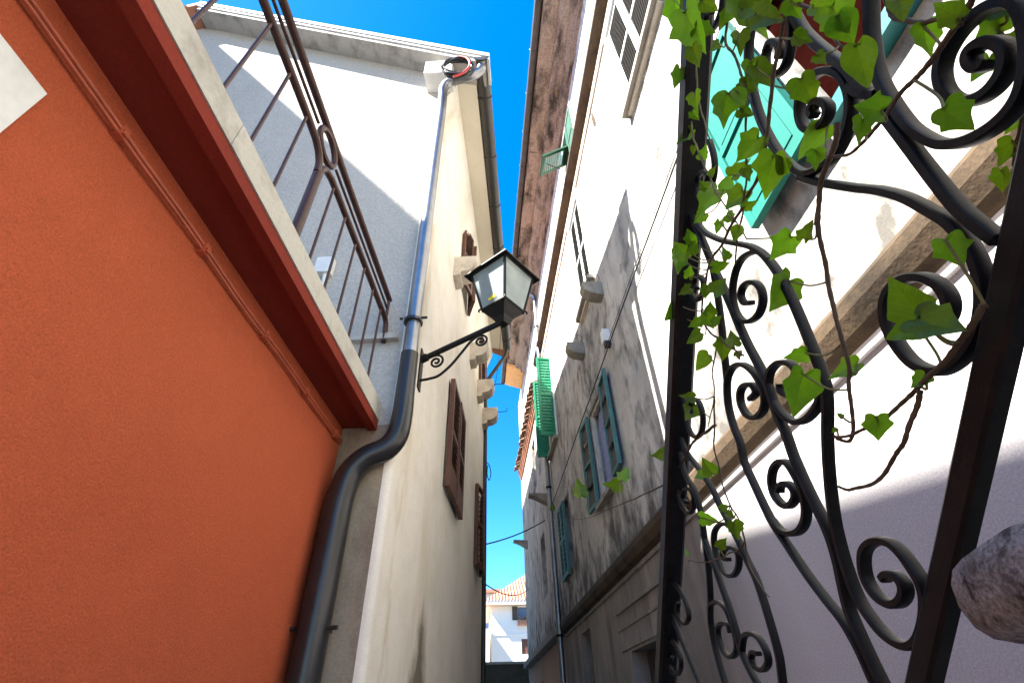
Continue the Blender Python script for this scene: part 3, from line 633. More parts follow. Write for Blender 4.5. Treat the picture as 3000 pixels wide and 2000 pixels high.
# cable coil hanging at the eave corner
CC = thing('cable_coil', 'coil of black and red cable hanging under the gutter corner of the beige house', 'cable', tuple(pn(-.62, 2.52, 5.95)))
CDN, CDZ = .01, .10
for k in range(9):
    R = .225 + random.uniform(-.025, .03); c0 = pn(-.60 + random.uniform(-.02, .02), 2.52 + random.uniform(-.02, .02), 6.22 + random.uniform(-.025, .02))
    b = MB(); b.tube([c0 + NL * (R * .82 * math.cos(a)) + Z * (R * math.sin(a)) + TL * (.02 * math.sin(2 * a + k)) for a in [2 * math.pi * q / 28 for q in range(29)]], .012 if k < 6 else .005, 6); o = b.build('loop', M_cable, CC); smooth_by_angle(o)
b = MB(); b.tube(spline([pn(-.60, 2.48, 6.44), pn(-.50, 2.47, 6.35), pn(-.46, 2.47, 6.22), pn(-.47, 2.47, 6.08), pn(-.54, 2.47, 5.94), pn(-.64, 2.47, 5.87)], 5), .014, 8); o = b.build('red_lead', M_redc, CC); smooth_by_angle(o)

# ------------------------------------------------------------------ lantern on the beige house
LA = thing('wall_lantern', 'black iron lantern with frosted panes on a scrolled bracket on the beige house', 'lantern', tuple(pn(-.85, 3.24, 2.0)))
m0 = pn(-.85, 3.24, 2.41); tip = pn(-.15, 3.10, 2.665)
ad = (tip - m0).normalized()
b = MB(); b.tube([m0, m0 + ad * .06, m0 + ad * .061, tip], [.034, .034, .025, .025], 12); o = b.build('bracket_arm', M_iron, LA); smooth_by_angle(o)
b = MB(); mt_ = Fr(FLF.p(3.24, 0, 0), FLF.u, Z, FLF.w); b.box(mt_, -.045, .045, 2.12, 2.50, -.005, .012); b.build('wall_plate', M_iron, LA)
aup = Z - ad * ad.dot(Z); aup.normalize(); an = ad.cross(aup)
def arm(a, c): return m0 + ad * a + aup * c
sc1 = spline([m0 - Z * .21 + ad * .01, arm(.02, -.225), arm(.10, -.235), arm(.22, -.19), arm(.34, -.115), arm(.44, -.05), arm(.50, -.03)], 6)
b = MB(); b.tube(sc1, .011, 8); o = b.build('bracket_scroll', M_iron, LA); smooth_by_angle(o)
def spiral(cx, cy, r0, r1, a0, turns, n=40):
    return [arm(cx + (r0 + (r1 - r0) * k / n) * math.cos(a0 + 2 * math.pi * turns * k / n), cy + (r0 + (r1 - r0) * k / n) * math.sin(a0 + 2 * math.pi * turns * k / n)) for k in range(n + 1)]
for cx, cy, r0, a0, tn in ((.115, -.09, .068, 1.7, -1.7), (.52, -.09, .062, 1.9, -1.8)):
    b = MB(); b.tube(spiral(cx, cy, r0, .010, a0, tn), .010, 8); o = b.build('bracket_scroll', M_iron, LA); smooth_by_angle(o)
LC = tip + Z * .03; la = math.radians(53)
lx = NL * math.cos(la) + TL * math.sin(la); ly = -NL * math.sin(la) + TL * math.cos(la)
def sq(r, z): return [LC + lx * (r * a) + ly * (r * c) + Z * z for a, c in ((-1, -1), (1, -1), (1, 1), (-1, 1))]
b = MB(); b.loft([sq(.035, -.06), sq(.05, -.03), sq(.06, .0), sq(.125, .075), sq(.125, .085)]); b.build('lantern_base', M_iron, LA)
RB, RT, ZB, ZT = .125, .195, .09, .50
bo = sq(RB, ZB); to = sq(RT, ZT)
b = MB()
for i in range(4):
    b.tube([bo[i], to[i]], .013, 6); b.tube([bo[i], bo[(i + 1) % 4]], .013, 6); b.tube([to[i], to[(i + 1) % 4]], .014, 6)
b.build('lantern_frame', M_iron, LA)
for i in range(4):
    j = (i + 1) % 4; q = [bo[i], bo[j], to[j], to[i]]; c = sum(q, Vector()) / 4
    nrm = (q[1] - q[0]).cross(q[3] - q[0]).normalized(); qq = [c + (p - c) * .975 for p in q]
    b = MB(); b.hexa([p - nrm * .003 for p in qq] + [p + nrm * .003 for p in qq]); pane = b.build('lantern_pane', M_glass, LA)
    if i == 3:
        P0 = lambda s, t_: (bo[3] * (1 - s) + bo[0] * s) * (1 - t_) + (to[3] * (1 - s) + to[0] * s) * t_
        outw = -lx
        b = MB(); b.hexa([P0(s, t_) + outw * d for d in (.006, .008) for s, t_ in ((.36, .10), (.66, .11), (.64, .20), (.36, .17))]); b.build('paper_scrap', M_yellow, pane)
b = MB(); b.loft([sq(.185, .505), sq(.245, .485), sq(.245, .497), sq(.15, .60), sq(.06, .64), sq(.05, .70), sq(.02, .73)]); b.build('lantern_roof', M_iron, LA)
for i in range(4):
    b = MB(); p = bo[i]; d = (p - LC); d.z = 0; d.normalize()
    b.tube([p + d * (.012 + .018 * math.cos(a)) - Z * (.012 + .018 * math.sin(a)) for a in [2.4 + 4.6 * k / 10 for k in range(11)]], .008, 6); b.build('corner_curl', M_iron, LA)

# ------------------------------------------------------------------ orange house with terrace
OH = thing('orange_house', 'orange stucco house with dark red soffit and marble terrace edge on the left', 'house', tuple(NL * -1.21 + TL * 0 + Z * GROUND))
wall(FOR, -5, 2.815, GROUND, 1.56, [(-.62, .44, -.2, 1.22)], 'wall', M_orange, OH, .16)
b = MB(); b.box(FOR, -5, 2.81, GROUND, 1.55, -6, -.18); b.build('house_core', M_dark, OH)
b = MB(); b.box(FOR, -.72, .535, -.29, 1.315, -.14, .012); b.build('window_board', M_white, OH)
# soffit with a drip groove, terrace slab
b = MB(); b.box(FOR, -5, 2.81, 1.56, 1.60, -.3, .165); b.build('soffit', M_red, OH)
b = MB(); b.box(FOR, -5, 2.808, 1.535, 1.60, .178, .232); b.build('drip_strip', M_red, OH)
b = MB(); b.box(FOR, -5, 2.809, 1.59, 1.601, .1651, .1779); b.build('groove', M_red, OH)
b = MB(); NSL = 4
for k in range(NSL):
    u0 = -5 + k * 1.951; b = MB(); b.box(FOR, u0, min(u0 + 1.949, 2.80), 1.602, 1.735, -.45, .235 + random.uniform(0, .004)); b.build('slab', M_marble, OH)
b = MB(); b.box(FOR, -5, 2.79, 1.601, 1.73, -5.5, -.452); b.build('terrace_floor', M_conc, OH)
# conduit with clips
cp = [FOR.p(-2 + k * .2, 1.462 + .004 * math.sin(k * 1.7), .018 + .003 * math.sin(k)) for k in range(24)] + [FOR.p(2.79, 1.465, .018)]
b = MB(); b.tube(cp, .0075, 8); o = b.build('conduit', M_ocon, OH); smooth_by_angle(o)
b = MB(); b.tube([p - Z * .022 + FOR.w * .002 for p in cp], .006, 8); o = b.build('conduit', M_ocon, OH); smooth_by_angle(o)
for u in (.24, .715, 1.18, 1.70, 2.19, 2.68):
    b = MB(); b.box(FOR, u - .014, u + .014, 1.428, 1.476, -.005, .030); b.box(FOR, u - .008, u + .008, 1.433, 1.453, .0301, .040); b.build('conduit_clip', M_ocon, OH)

# terrace railing
TRL = thing('terrace_railing', 'brown iron railing with thin balusters on the orange terrace edge', 'railing', tuple(pn(-1.03, 0, 1.735)))
RN = -1.03
def rl(t, z, d=0): return pn(RN + d, t, z)
b = MB(); b.tube([rl(-3, 2.45), rl(1.20, 2.45)] + spline([rl(1.29, 2.445), rl(1.35, 2.42), rl(1.39, 2.37), rl(1.40, 2.30)], 4), .020, 10); o = b.build('lower_rail', M_rail, TRL); smooth_by_angle(o)
b = MB(); b.tube(spline([rl(1.425, 2.30), rl(1.43, 2.37), rl(1.47, 2.42), rl(1.54, 2.445)], 4) + [rl(1.62, 2.45), rl(2.75, 2.45)] + spline([rl(2.75, 2.445), rl(2.775, 2.42), rl(2.785, 2.36), rl(2.79, 2.26)], 4), .020, 10); o = b.build('lower_rail', M_rail, TRL); smooth_by_angle(o)
b = MB(); b.tube([rl(-3, 2.66), rl(2.77, 2.66)], .021, 10); o = b.build('hand_rail', M_rail, TRL); smooth_by_angle(o)
b = MB(); b.tube([rl(-3, 2.555), rl(1.27, 2.555)], .009, 8); b.build('middle_rail', M_rail, TRL)
b = MB(); b.tube([rl(1.55, 2.555), rl(2.74, 2.555)], .009, 8); b.build('middle_rail', M_rail, TRL)
b = MB(); b.tube([rl(1.41 + .105 * math.cos(a), 2.553 + .088 * math.sin(a)) for a in [2 * math.pi * k / 28 for k in range(29)]], .018, 8); o = b.build('ring', M_rail, TRL); smooth_by_angle(o)
b = MB(); b.tube([rl(1.412, 1.73), rl(1.412, 2.31)], .026, 12); o = b.build('post', M_rail, TRL); smooth_by_angle(o)
b = MB(); b.tube([rl(2.755, 2.45), rl(2.755, 2.66)], .012, 8); b.build('end_bar', M_rail, TRL)
bm = None
for k in range(-14, 12):
    t_ = .553 + .2065 * k
    if abs(t_ - 1.40) < .1 or t_ > 2.7: continue
    if bm is None:
        b = MB(); b.tube([Vector((0, 0, 0)), Vector((0, 0, .72))], .0085, 8); bm = bpy.data.meshes.new('baluster'); bm.from_pydata([tuple(v) for v in b.v], [], b.f); bm.materials.append(M_rail)
    o = bpy.data.objects.new('baluster', bm); col.objects.link(o); o.parent = TRL; o.location = rl(t_, 1.732) - TRL.location

# ------------------------------------------------------------------ tall house that shades the terrace
TH = thing('tall_house', 'tall pale house behind the terrace, its eave shading the alley', 'house', tuple(pn(-9.5, -2.5, GROUND)))
FT = Fr(NL * -7.15, TL, Z, NL)
th = [(-5.5 + 2.1 * k, -4.6 + 2.1 * k, v, v + 1.4) for k in range(3) for v in (3.2, 6.2, 9.2)]
wall(FT, -9, 2.6, GROUND, 11.35, th, 'wall', M_cream, TH)
b = MB(); b.box(FT, -9, 2.6, GROUND, 11.35, -6, -.24); b.build('house_core', M_dark, TH)
b = MB(); b.box(FT, -9.3, 2.6, 11.35, 11.62, -6.3, .15); b.build('roof', M_conc, TH)
for h in th: dark_pane(FT, *h, TH); casing(FT, *h, TH, M_white)

# ------------------------------------------------------------------ next house on the left, set back behind the beige one
NH = thing('neighbour_house', 'tile-eaved house set back beyond the beige house on the left', 'house', (-1.6, 13, GROUND))
FN = Fr(X * -.55, Y, Z, X); nh = [(10.5 + 2.4 * k, 11.4 + 2.4 * k, v, v + 1.3) for k in range(3) for v in (1.8, 5.0)]
wall(FN, 9.2, 18.0, GROUND, 7.85, nh, 'wall', M_cream, NH)
b = MB(); b.box(FN, 9.2, 18.0, GROUND, 7.85, -2.4, -.24); b.build('house_core', M_dark, NH)
b = MB(); b.extr(FN, [(-2.4, 7.85), (.2, 7.85), (.2, 7.95), (-2.4, 8.75)], 9.15, 18.1); b.build('roof', M_tileg, NH)
for h in nh: dark_pane(FN, *h, NH); casing(FN, *h, NH, M_white)
nm_ = None
for k in range(46):
    if nm_ is None:
        b = MB(); rings = []
        for q in range(2):
            cc = X * (.28 if q == 0 else -.3) + Z * (0 if q == 0 else .16)
            rings.append([cc + Y * (.10 * math.cos(a)) + Z * (.085 * math.sin(a)) for a in [math.pi * j / 7 for j in range(8)]])
        b.loft(rings); nm_ = bpy.data.meshes.new('roof_tile'); nm_.from_pydata([tuple(v) for v in b.v], [], b.f); nm_.validate(); nm_.materials.append(M_tileg)
    o = bpy.data.objects.new('roof_tile', nm_); col.objects.link(o); o.parent = NH; o.location = FN.p(9.25 + k * .195, 7.96 + random.uniform(-.012, .012), 0) - NH.location

# ------------------------------------------------------------------ end of the alley
GW = MB()
fw = Fr((0, 18.4, 0), X, Z, -Y)
GW.box(fw, -1.5, 1.95, GROUND, 1.52, -.4, 0); o = GW.build('garden_wall', M_shadewall); tag(o, 'low dark shaded wall closing the far end of the alley', 'wall')
b = MB(); b.box(fw, -1.5, 1.95, 1.521, 1.59, -.45, .04); c_ = b.build('coping', M_corbelg, None)
c_.parent = o; c_.location = c_.location - o.location
def P25(px, py, y): r = ray(px, py); return r * (y / r.y)
FH = thing('far_house', 'white house with red tiled roof and flower box window beyond the alley end', 'house', (2, 38, GROUND), 'far houses beyond the alley')
ff = Fr((0, 38, 0), X, Z, -Y)
def fx(px, y=38.): return P25(px, 1850, y).x
def fz(px, py, y=38.): return P25(px, py, y).z
xl = fx(1440); wz = fz(1545, 1762)
wx0, wx1 = fx(1518), fx(1556); wv0, wv1 = fz(1520, 1813), fz(1520, 1777)
dx0, dx1 = fx(1527), fx(1560); dv0, dv1 = fz(1530, 1915), fz(1530, 1870)
fh = [(wx0, wx1, wv0, wv1), (dx0, dx1, dv0, dv1), (xl + 1.2 + 4, xl + 2.2 + 4, dv0, dv1)]
wall(ff, xl, xl + 9, GROUND, wz, fh, 'wall', M_cream, FH, .25)
b = MB(); b.box(ff, xl + .1, xl + 8.9, GROUND, wz - .1, -7, -.27); b.build('house_core', M_dark, FH)
b = MB(); b.box(Fr((xl, 38, 0), Y, Z, -X), .001, 7, GROUND, wz, -.1, 0); b.build('side_wall', M_cream, FH)
MB().box(ff, wx0, wx1, wv0, wv1, -.2, -.16).build('pane', M_pane, FH)
b = MB(); b.box(ff, wx0 - .38, wx0 - .01, wv0 - .05, wv1 + .03, .01, .06); b.build('shutter', M_door, FH)
b = MB(); b.box(ff, wx0 - .02, wx1, wv0 - .38, wv0 - .1, .02, .28); o = b.build('flower_box', M_tile, FH)
b = MB()
for k in range(60):
    c = ff.p(random.uniform(wx0, wx1), wv0 - .1 + random.uniform(-.05, .22), random.uniform(.05, .32)); d = Vector([random.gauss(0, 1) for _ in range(3)]).normalized() * .08; e = d.orthogonal().normalized() * .06
    b.add([c - d, c + e, c + d, c - e], [(0, 1, 2, 3)])
fo = b.build('flowers', M_redfl, FH); fo['kind'] = 'stuff'
MB().box(ff, dx0, dx1, dv0, dv1, -.2, -.08).build('red_shutter', M_brown, FH)
b = MB(); zz = fz(1500, 1857); b.extr(ff, [(-.01, zz - .05), (.05, zz - .04), (.05, zz + .04), (-.01, zz + .05)], xl, xl + 9); b.build('string_course', M_white, FH)
# corrugated tile roof (two slopes), eave and soffit
b = MB(); NC = 44; ex0 = xl - .5; ex1 = xl + 9.5; ez = wz + .02
rid = ez + 2.6
cols = []
for i in range(NC * 4 + 1):
    x = ex0 + (ex1 - ex0) * i / (NC * 4); hgt = .07 * math.sin(i / 4 * 2 * math.pi)
    t_ = min(1.0, (x - ex0) / 3.4)
    cols.append((Vector((x, 37.35, ez + hgt)), Vector((x, 37.35 + 4.2 * t_, ez + rid * 0 + 2.6 * t_ + hgt))))
for i in range(len(cols) - 1): b.quad(cols[i][0], cols[i + 1][0], cols[i + 1][1], cols[i][1])
b.build('roof', M_tile, FH)
b = MB(); b.box(ff, ex0 + .1, ex1 - .1, wz - .25, wz - .06, 0.001, .62); b.build('eave', M_corbel, FH)
b = MB(); b.box(Fr((xl, 38, 0), Y, Z, -X), .0, 7, wz - .25, wz - .06, .001, .45); b.build('eave', M_cream, FH)
# second far house
F2 = thing('far_house', 'pale house with flat red roof edge behind the white far house', 'house', (1, 52, GROUND), 'far houses beyond the alley')
f2 = Fr((0, 52, 0), X, Z, -Y); xa = fx(1405, 52.); xb = fx(1440, 52.) + 6; z2 = fz(1440, 1727, 52.)
b = MB(); b.box(f2, xa, xb, GROUND, z2 - .3, -8, 0); b.build('wall', M_cream, F2)
b = MB(); b.box(f2, xa - .2, xb + .2, z2 - .3, z2, -8, .4); b.build('roof', M_tile, F2)
for k in range(3):
    b = MB(); b.box(f2, xa + .5 + 1.6 * k, xa + 1.2 + 1.6 * k, z2 - 3.2, z2 - 1.9, -.02, .03); b.build('window', M_pane, F2)
F3 = thing('far_house', 'narrow white house front with balcony seen beside the beige wall', 'house', (-.5, 34, GROUND), 'far houses beyond the alley')
f3 = Fr((fx(1432, 34.), 34, 0), Y, Z, X); f3b = Fr((0, 34, 0), X, Z, -Y)
z3 = fz(1410, 1790, 34.)
b = MB(); b.box(f3b, fx(1432, 34.) - 8, fx(1418, 34.), GROUND, z3, -9, 0); b.build('wall', M_cream, F3)
b = MB(); b.box(f3b, fx(1432, 34.) - 8.2, fx(1422, 34.), z3 - .1, z3 + .1, -9, .35); b.build('roof', M_tile, F3)
b = MB(); b.box(f3b, fx(1408, 34.) - .3, fx(1413, 34.), z3 - 2.4, z3 - .9, -.01, .02); b.build('window', M_pane, F3)
b = MB(); b.box(f3b, fx(1408, 34.) - .6, fx(1421, 34.), z3 - 3.0, z3 - 2.8, 0.001, .5); b.build('balcony', M_corbel, F3)

# overhead cables at the alley end
def sag(a, c, s, n=14): return [a.lerp(c, k / n) - Z * (4 * s * (k / n) * (1 - k / n)) for k in range(n + 1)]
a1 = FLF.p(8.6, 2.42, .01); c1 = FRT.p(11.0, 3.6, .02)
cable_thing('overhead_cable', sag(a1, c1, .06), .012, 'upper sagging black cable crossing the alley below the far brackets')
a2 = FLF.p(8.5, 1.83, .01); c2 = FRT.p(15.3, 3.05, .03)
cable_thing('overhead_cable', sag(a2, c2, .18), .011, 'lower sagging black cable crossing the alley above the far red roof')
pts = spline([FLF.p(8.72, 3.98, .02), FLF.p(8.7, 3.92, .10), FLF.p(8.7, 3.74, .14), FLF.p(8.7, 3.60, .11), FLF.p(8.7, 3.72, .07), FLF.p(8.7, 3.90, .08)], 5)
cable_thing('cable_loop', pts, .009, 'small hanging loop of cable on the far corner of the beige wall')
hang = sag(FLF.p(7.45, 4.86, .30), FLF.p(7.0, 6.35, .50), .35)
cable_thing('hanging_wire', hang, .005, 'fine wire curving from a beige corbel up to the gutter against the sky')

# ------------------------------------------------------------------ stone stair and its railing
SS = thing('stone_stair', 'cantilevered stair of rough lichen-covered stone treads on the right', 'stair', tuple(NR * .9 + TR * .3 + Z * GROUND))
def tread(t1, z1):
    b = MB(); n0, n1 = .335, 1.56
    prof = []
    for k in range(22):
        a = 2 * math.pi * k / 22; cx, cz = math.cos(a), math.sin(a)
        prof.append((t1 - .155 + .155 * math.copysign(abs(cx) ** .62, cx), z1 - .043 + .043 * math.copysign(abs(cz) ** .75, cz)))
    rings = []
    for i in range(15):
        q = i / 14; n_ = n0 + (n1 - n0) * q ** 1.8; sh = 1.0
        if i == 0: sh = .35
        elif i == 1: sh = .72
        elif i == 2: sh = .92
        ct, cz = t1 - .155, z1 - .043; ring = []
        for t_, z_ in prof:
            p = NR * n_ + TR * (ct + (t_ - ct) * sh) + Z * (cz + (z_ - cz) * sh)
            dsp = mnoise.noise(p * 11) * .012 + mnoise.noise(p * 34) * .004
            ring.append(p + (TR * (t_ - ct) + Z * (z_ - cz) * 2).normalized() * dsp)
        rings.append(ring)
    b.loft(rings); o = b.build('tread', M_stone, SS); smooth_by_angle(o, 60)
for k in range(-6, 4): tread(.494 - .28 * k, .113 + .206 * k)

SR = thing('stair_railing', 'black wrought iron stair railing filled with scrolls, overgrown with ivy', 'railing', tuple(NR * .39 + TR * .6 + Z * -.9))
def rp(px, py, d=0.): return on_plane(px, py, NR, .39 - d)
Lt = rp(2027, 421); Lb = rp(1950, 1978); Rt = rp(2936, 974); Rb = rp(2716, 1955)
ld = (Lb - Lt).normalized(); rd = (Rb - Rt).normalized()
b = MB(); b.ribbon([Lt - ld * .75, Lt, Lb, Lb + ld * .9], NR, .052, .050); b.build('hand_rail', M_iron, SR)
b = MB(); b.ribbon([Rt - rd * .55, Rt, Rb, Rb + rd * .9], NR, .018, .026); b.build('bottom_rail', M_iron, SR)
def zA(p): return (1900 + .4677 * p[0], .4677 * p[1])
def zB(p): return (1900 + .4677 * p[0], 600 + .4677 * p[1])
def zC(p): return (1900 + .4677 * p[0], 1300 + .4677 * p[1])
STR = [   # name, thickness, width, traced points (A, B, C = three zooms of the photograph)
 ('stem', .013, .018, [('A', q) for q in [(820, -160), (862, -40), (900, 60), (985, 205), (1120, 330), (1250, 430), (1340, 545), (1400, 590), (1500, 730), (1650, 925), (1800, 1120), (1950, 1300), (2100, 1430)]] + [('B', (2200, 220))]),
 ('scroll', .011, .018, [('A', q) for q in [(1390, -200), (1395, 0), (1400, 200), (1420, 350), (1450, 480), (1525, 625), (1640, 785), (1760, 870), (1860, 902), (2000, 885), (2150, 810), (2270, 710), (2350, 590), (2390, 440), (2400, 280), (2370, 120), (2310, 20), (2200, 20), (2080, 80), (1960, 190), (1870, 330), (1840, 450), (1860, 550), (1915, 615), (1990, 635), (2090, 610), (2180, 540), (2245, 440), (2258, 350), (2225, 285), (2150, 262), (2070, 285), (2025, 340), (2030, 395), (2065, 420), (2110, 405), (2125, 375)]]),
 ('scroll', .010, .016, [('A', q) for q in [(865, -120), (885, 0), (900, 150), (892, 290), (868, 395), (820, 460), (770, 468), (738, 415), (738, 330), (765, 268), (803, 262), (826, 310), (815, 370)]]),
 ('scroll', .011, .017, [('A', q) for q in [(760, -120), (700, 0), (650, 140), (630, 290), (632, 430), (660, 600), (710, 760), (785, 910), (865, 1010), (960, 1080), (1040, 1075), (1130, 1020), (1200, 925), (1250, 800), (1272, 660), (1255, 550), (1205, 470), (1130, 442), (1055, 460), (995, 525), (955, 620), (950, 715), (975, 790), (1022, 815), (1080, 790), (1122, 730), (1128, 670), (1092, 635), (1048, 642), (1025, 690), (1040, 725)]]),
 ('scroll', .011, .018, [('A', q) for q in [(960, 1110), (1060, 1140), (1180, 1160), (1320, 1180), (1460, 1195), (1620, 1240), (1770, 1320), (1900, 1400)]] + [('B', q) for q in [(2000, 230), (2062, 340), (2100, 470), (2110, 610), (2085, 760), (2030, 880), (1950, 975), (1850, 1035), (1760, 1035), (1660, 985), (1570, 880), (1510, 760), (1492, 650), (1515, 550), (1580, 480), (1660, 453), (1750, 460), (1835, 505), (1885, 580), (1892, 660), (1860, 730), (1800, 762), (1740, 740), (1715, 690), (1735, 645)]]),
 ('scroll', .010, .017, [('B', q) for q in [(255, 40), (330, 150), (400, 198), (480, 228), (570, 245), (650, 265), (720, 310), (785, 385), (850, 490), (905, 600), (955, 715), (1000, 825), (1045, 935), (1085, 1045), (1112, 1140), (1122, 1260), (1122, 1400)]] + [('C', q) for q in [(1124, 20), (1132, 160), (1148, 330), (1175, 510), (1222, 700), (1275, 860), (1330, 985), (1400, 1090), (1480, 1185), (1570, 1248), (1650, 1262), (1705, 1215), (1740, 1100), (1745, 970), (1718, 870), (1668, 785), (1600, 690), (1530, 625), (1462, 605), (1402, 618), (1360, 665), (1350, 740), (1365, 830), (1405, 910), (1465, 975), (1530, 1003), (1585, 985), (1612, 930), (1600, 870), (1555, 825), (1503, 818), (1478, 845)]]),
 ('scroll', .009, .015, [('B', q) for q in [(760, 345), (700, 298), (640, 302), (585, 340), (545, 420), (527, 540), (542, 650), (582, 718), (632, 730), (688, 690), (716, 610), (708, 535), (676, 492), (630, 486), (592, 516), (580, 570), (603, 615), (645, 612)]]),
 ('stem', .012, .017, [('B', q) for q in [(225, 20), (290, 120), (350, 250), (412, 400), (462, 505), (522, 640), (572, 760), (622, 870), (672, 965), (722, 1062), (755, 1140), (785, 1240), (822, 1340), (862, 1430)]] + [('C', q) for q in [(905, 60), (932, 125), (975, 225), (1045, 375), (1105, 490), (1150, 600), (1192, 740), (1222, 880), (1262, 1040), (1325, 1190), (1395, 1345), (1470, 1500), (1560, 1680)]]),
 ('scroll', .0095, .016, [('B', q) for q in [(1100, 1090), (1088, 1180), (1058, 1265), (1000, 1335), (930, 1360), (862, 1328), (802, 1260), (762, 1180), (752, 1100), (772, 1030), (820, 990), (880, 990), (928, 1035), (945, 1100), (928, 1160), (880, 1190), (835, 1165), (828, 1120)]]),
 ('scroll', .0095, .016, [('B', q) for q in [(640, 1215), (675, 1175), (650, 1128), (600, 1132), (575, 1180), (583, 1255), (622, 1318), (672, 1330), (718, 1288), (730, 1200), (690, 1090), (630, 1020), (570, 998), (520, 1030), (493, 1110), (500, 1250), (532, 1380), (575, 1490)]] + [('C', q) for q in [(602, 115), (662, 250), (732, 400), (785, 500), (855, 605), (935, 725), (1022, 850), (1122, 980), (1222, 1105), (1300, 1235), (1355, 1345), (1450, 1560)]]),
 ('scroll', .0095, .016, [('C', q) for q in [(770, 470), (830, 540), (900, 560), (960, 530), (990, 440), (970, 300), (922, 195), (872, 122), (822, 112), (782, 160), (772, 240), (792, 320), (840, 378), (885, 385), (920, 340), (912, 285), (870, 248), (828, 262), (822, 300)]]),
 ('stem', .0095, .015, [('B', (180, 1400)), ('C', (235, 45))] + [('C', q) for q in [(330, 172), (400, 282), (455, 400), (505, 490), (565, 605), (622, 732), (672, 835), (712, 950), (752, 1080), (792, 1220), (822, 1345), (842, 1500), (870, 1650)]]),
 ('stem', .0095, .015, [('B', (170, 1420))] + [('C', q) for q in [(225, 175), (288, 290), (328, 430), (352, 600), (378, 800), (388, 980), (388, 1100), (412, 1250), (452, 1400), (500, 1560)]]),
 ('stem', .009, .015, [('C', q) for q in [(340, 560), (380, 680), (422, 785), (462, 900), (512, 1040), (552, 1180), (585, 1300), (632, 1405), (690, 1510), (760, 1640)]]),
 ('scroll', .0085, .014, [('C', q) for q in [(560, 600), (530, 535), (490, 502), (442, 508), (412, 560), (414, 645), (444, 750), (490, 815), (532, 822), (562, 775), (566, 705), (543, 658), (502, 648), (468, 672), (472, 715), (502, 722)]]),
 ('scroll', .0085, .014, [('C', q) for q in [(384, 1060), (388, 1010), (430, 988), (480, 1025), (518, 1110), (552, 1230), (548, 1305), (512, 1332), (468, 1290), (440, 1210), (436, 1150), (462, 1122), (500, 1132), (512, 1180)]]),
 ('scroll', .0085, .014, [('C', q) for q in [(584, 1300), (592, 1230), (606, 1195), (642, 1186), (690, 1212), (736, 1290), (750, 1365), (720, 1412), (674, 1398), (644, 1345), (656, 1302), (690, 1312)]]),
 ('scroll', .008, .014, [('C', q) for q in [(180, 230), (190, 330), (220, 405), (255, 432), (282, 395), (282, 320), (255, 280), (222, 290), (215, 340), (238, 365)]]),
 ('scroll', .0085, .014, [('C', q) for q in [(110, 860), (160, 872), (205, 930), (240, 1010), (252, 1085), (228, 1125), (195, 1100), (180, 1040), (190, 990)]]),
 ('scroll', .008, .014, [('C', q) for q in [(110, 1230), (150, 1235), (190, 1300), (205, 1380), (185, 1440), (150, 1430), (135, 1370), (150, 1330)]]),
 ('stem', .009, .015, [('C', q) for q in [(140, 1060), (180, 1160), (235, 1290), (290, 1420), (350, 1560)]]),
 ('scroll', .0085, .014, [('B', q) for q in [(215, 1200), (235, 1330), (262, 1420), (300, 1455), (335, 1410), (340, 1320), (318, 1240), (285, 1218), (262, 1260), (275, 1310)]]),
 ('scroll', .0085, .014, [('A', q) for q in [(380, 880), (405, 960), (415, 1050), (398, 1150), (360, 1225), (318, 1235), (300, 1180), (308, 1110), (340, 1075), (372, 1100), (362, 1150)]]),
 ('scroll', .0085, .014, [('A', q) for q in [(450, -200), (465, -60), (462, 40), (440, 120), (405, 180), (380, 190), (362, 150), (372, 90), (398, 80)]]),
 ('scroll', .0085, .014, [('B', q) for q in [(262, 560), (300, 600), (335, 560), (345, 490), (325, 450), (295, 455), (285, 500), (305, 525)]]),
 ('stem', .010, .015, [('B', q) for q in [(400, 380), (425, 520), (445, 650), (462, 800), (478, 950), (492, 1090)]]),
 ('stem', .012, .018, [('A', q) for q in [(1270, 540), (1330, 580), (1400, 590), (1440, 590)]]),
]
ZF = {'A': zA, 'B': zB, 'C': zC}
for nm, tk, wd, pts in STR:
    p2 = [Vector((*ZF[k](q), 0)) for k, q in pts]
    p3 = [rp(q.x, q.y) for q in spline(p2, 5)]
    b = MB(); b.ribbon(p3, NR, wd * .82, tk * .85); o = b.build(nm, M_iron, SR); smooth_by_angle(o, 50)
for a_ in (1.0, 2.2):                      # feet between bottom rail and treads
    p = Rb + rd * (.12 if a_ < 2 else -.62); b = MB(); b.ribbon([p, p + NR * .03 - Z * .03, p + NR * .05 - Z * .12], TR, .03, .02); b.build('foot', M_iron, SR)

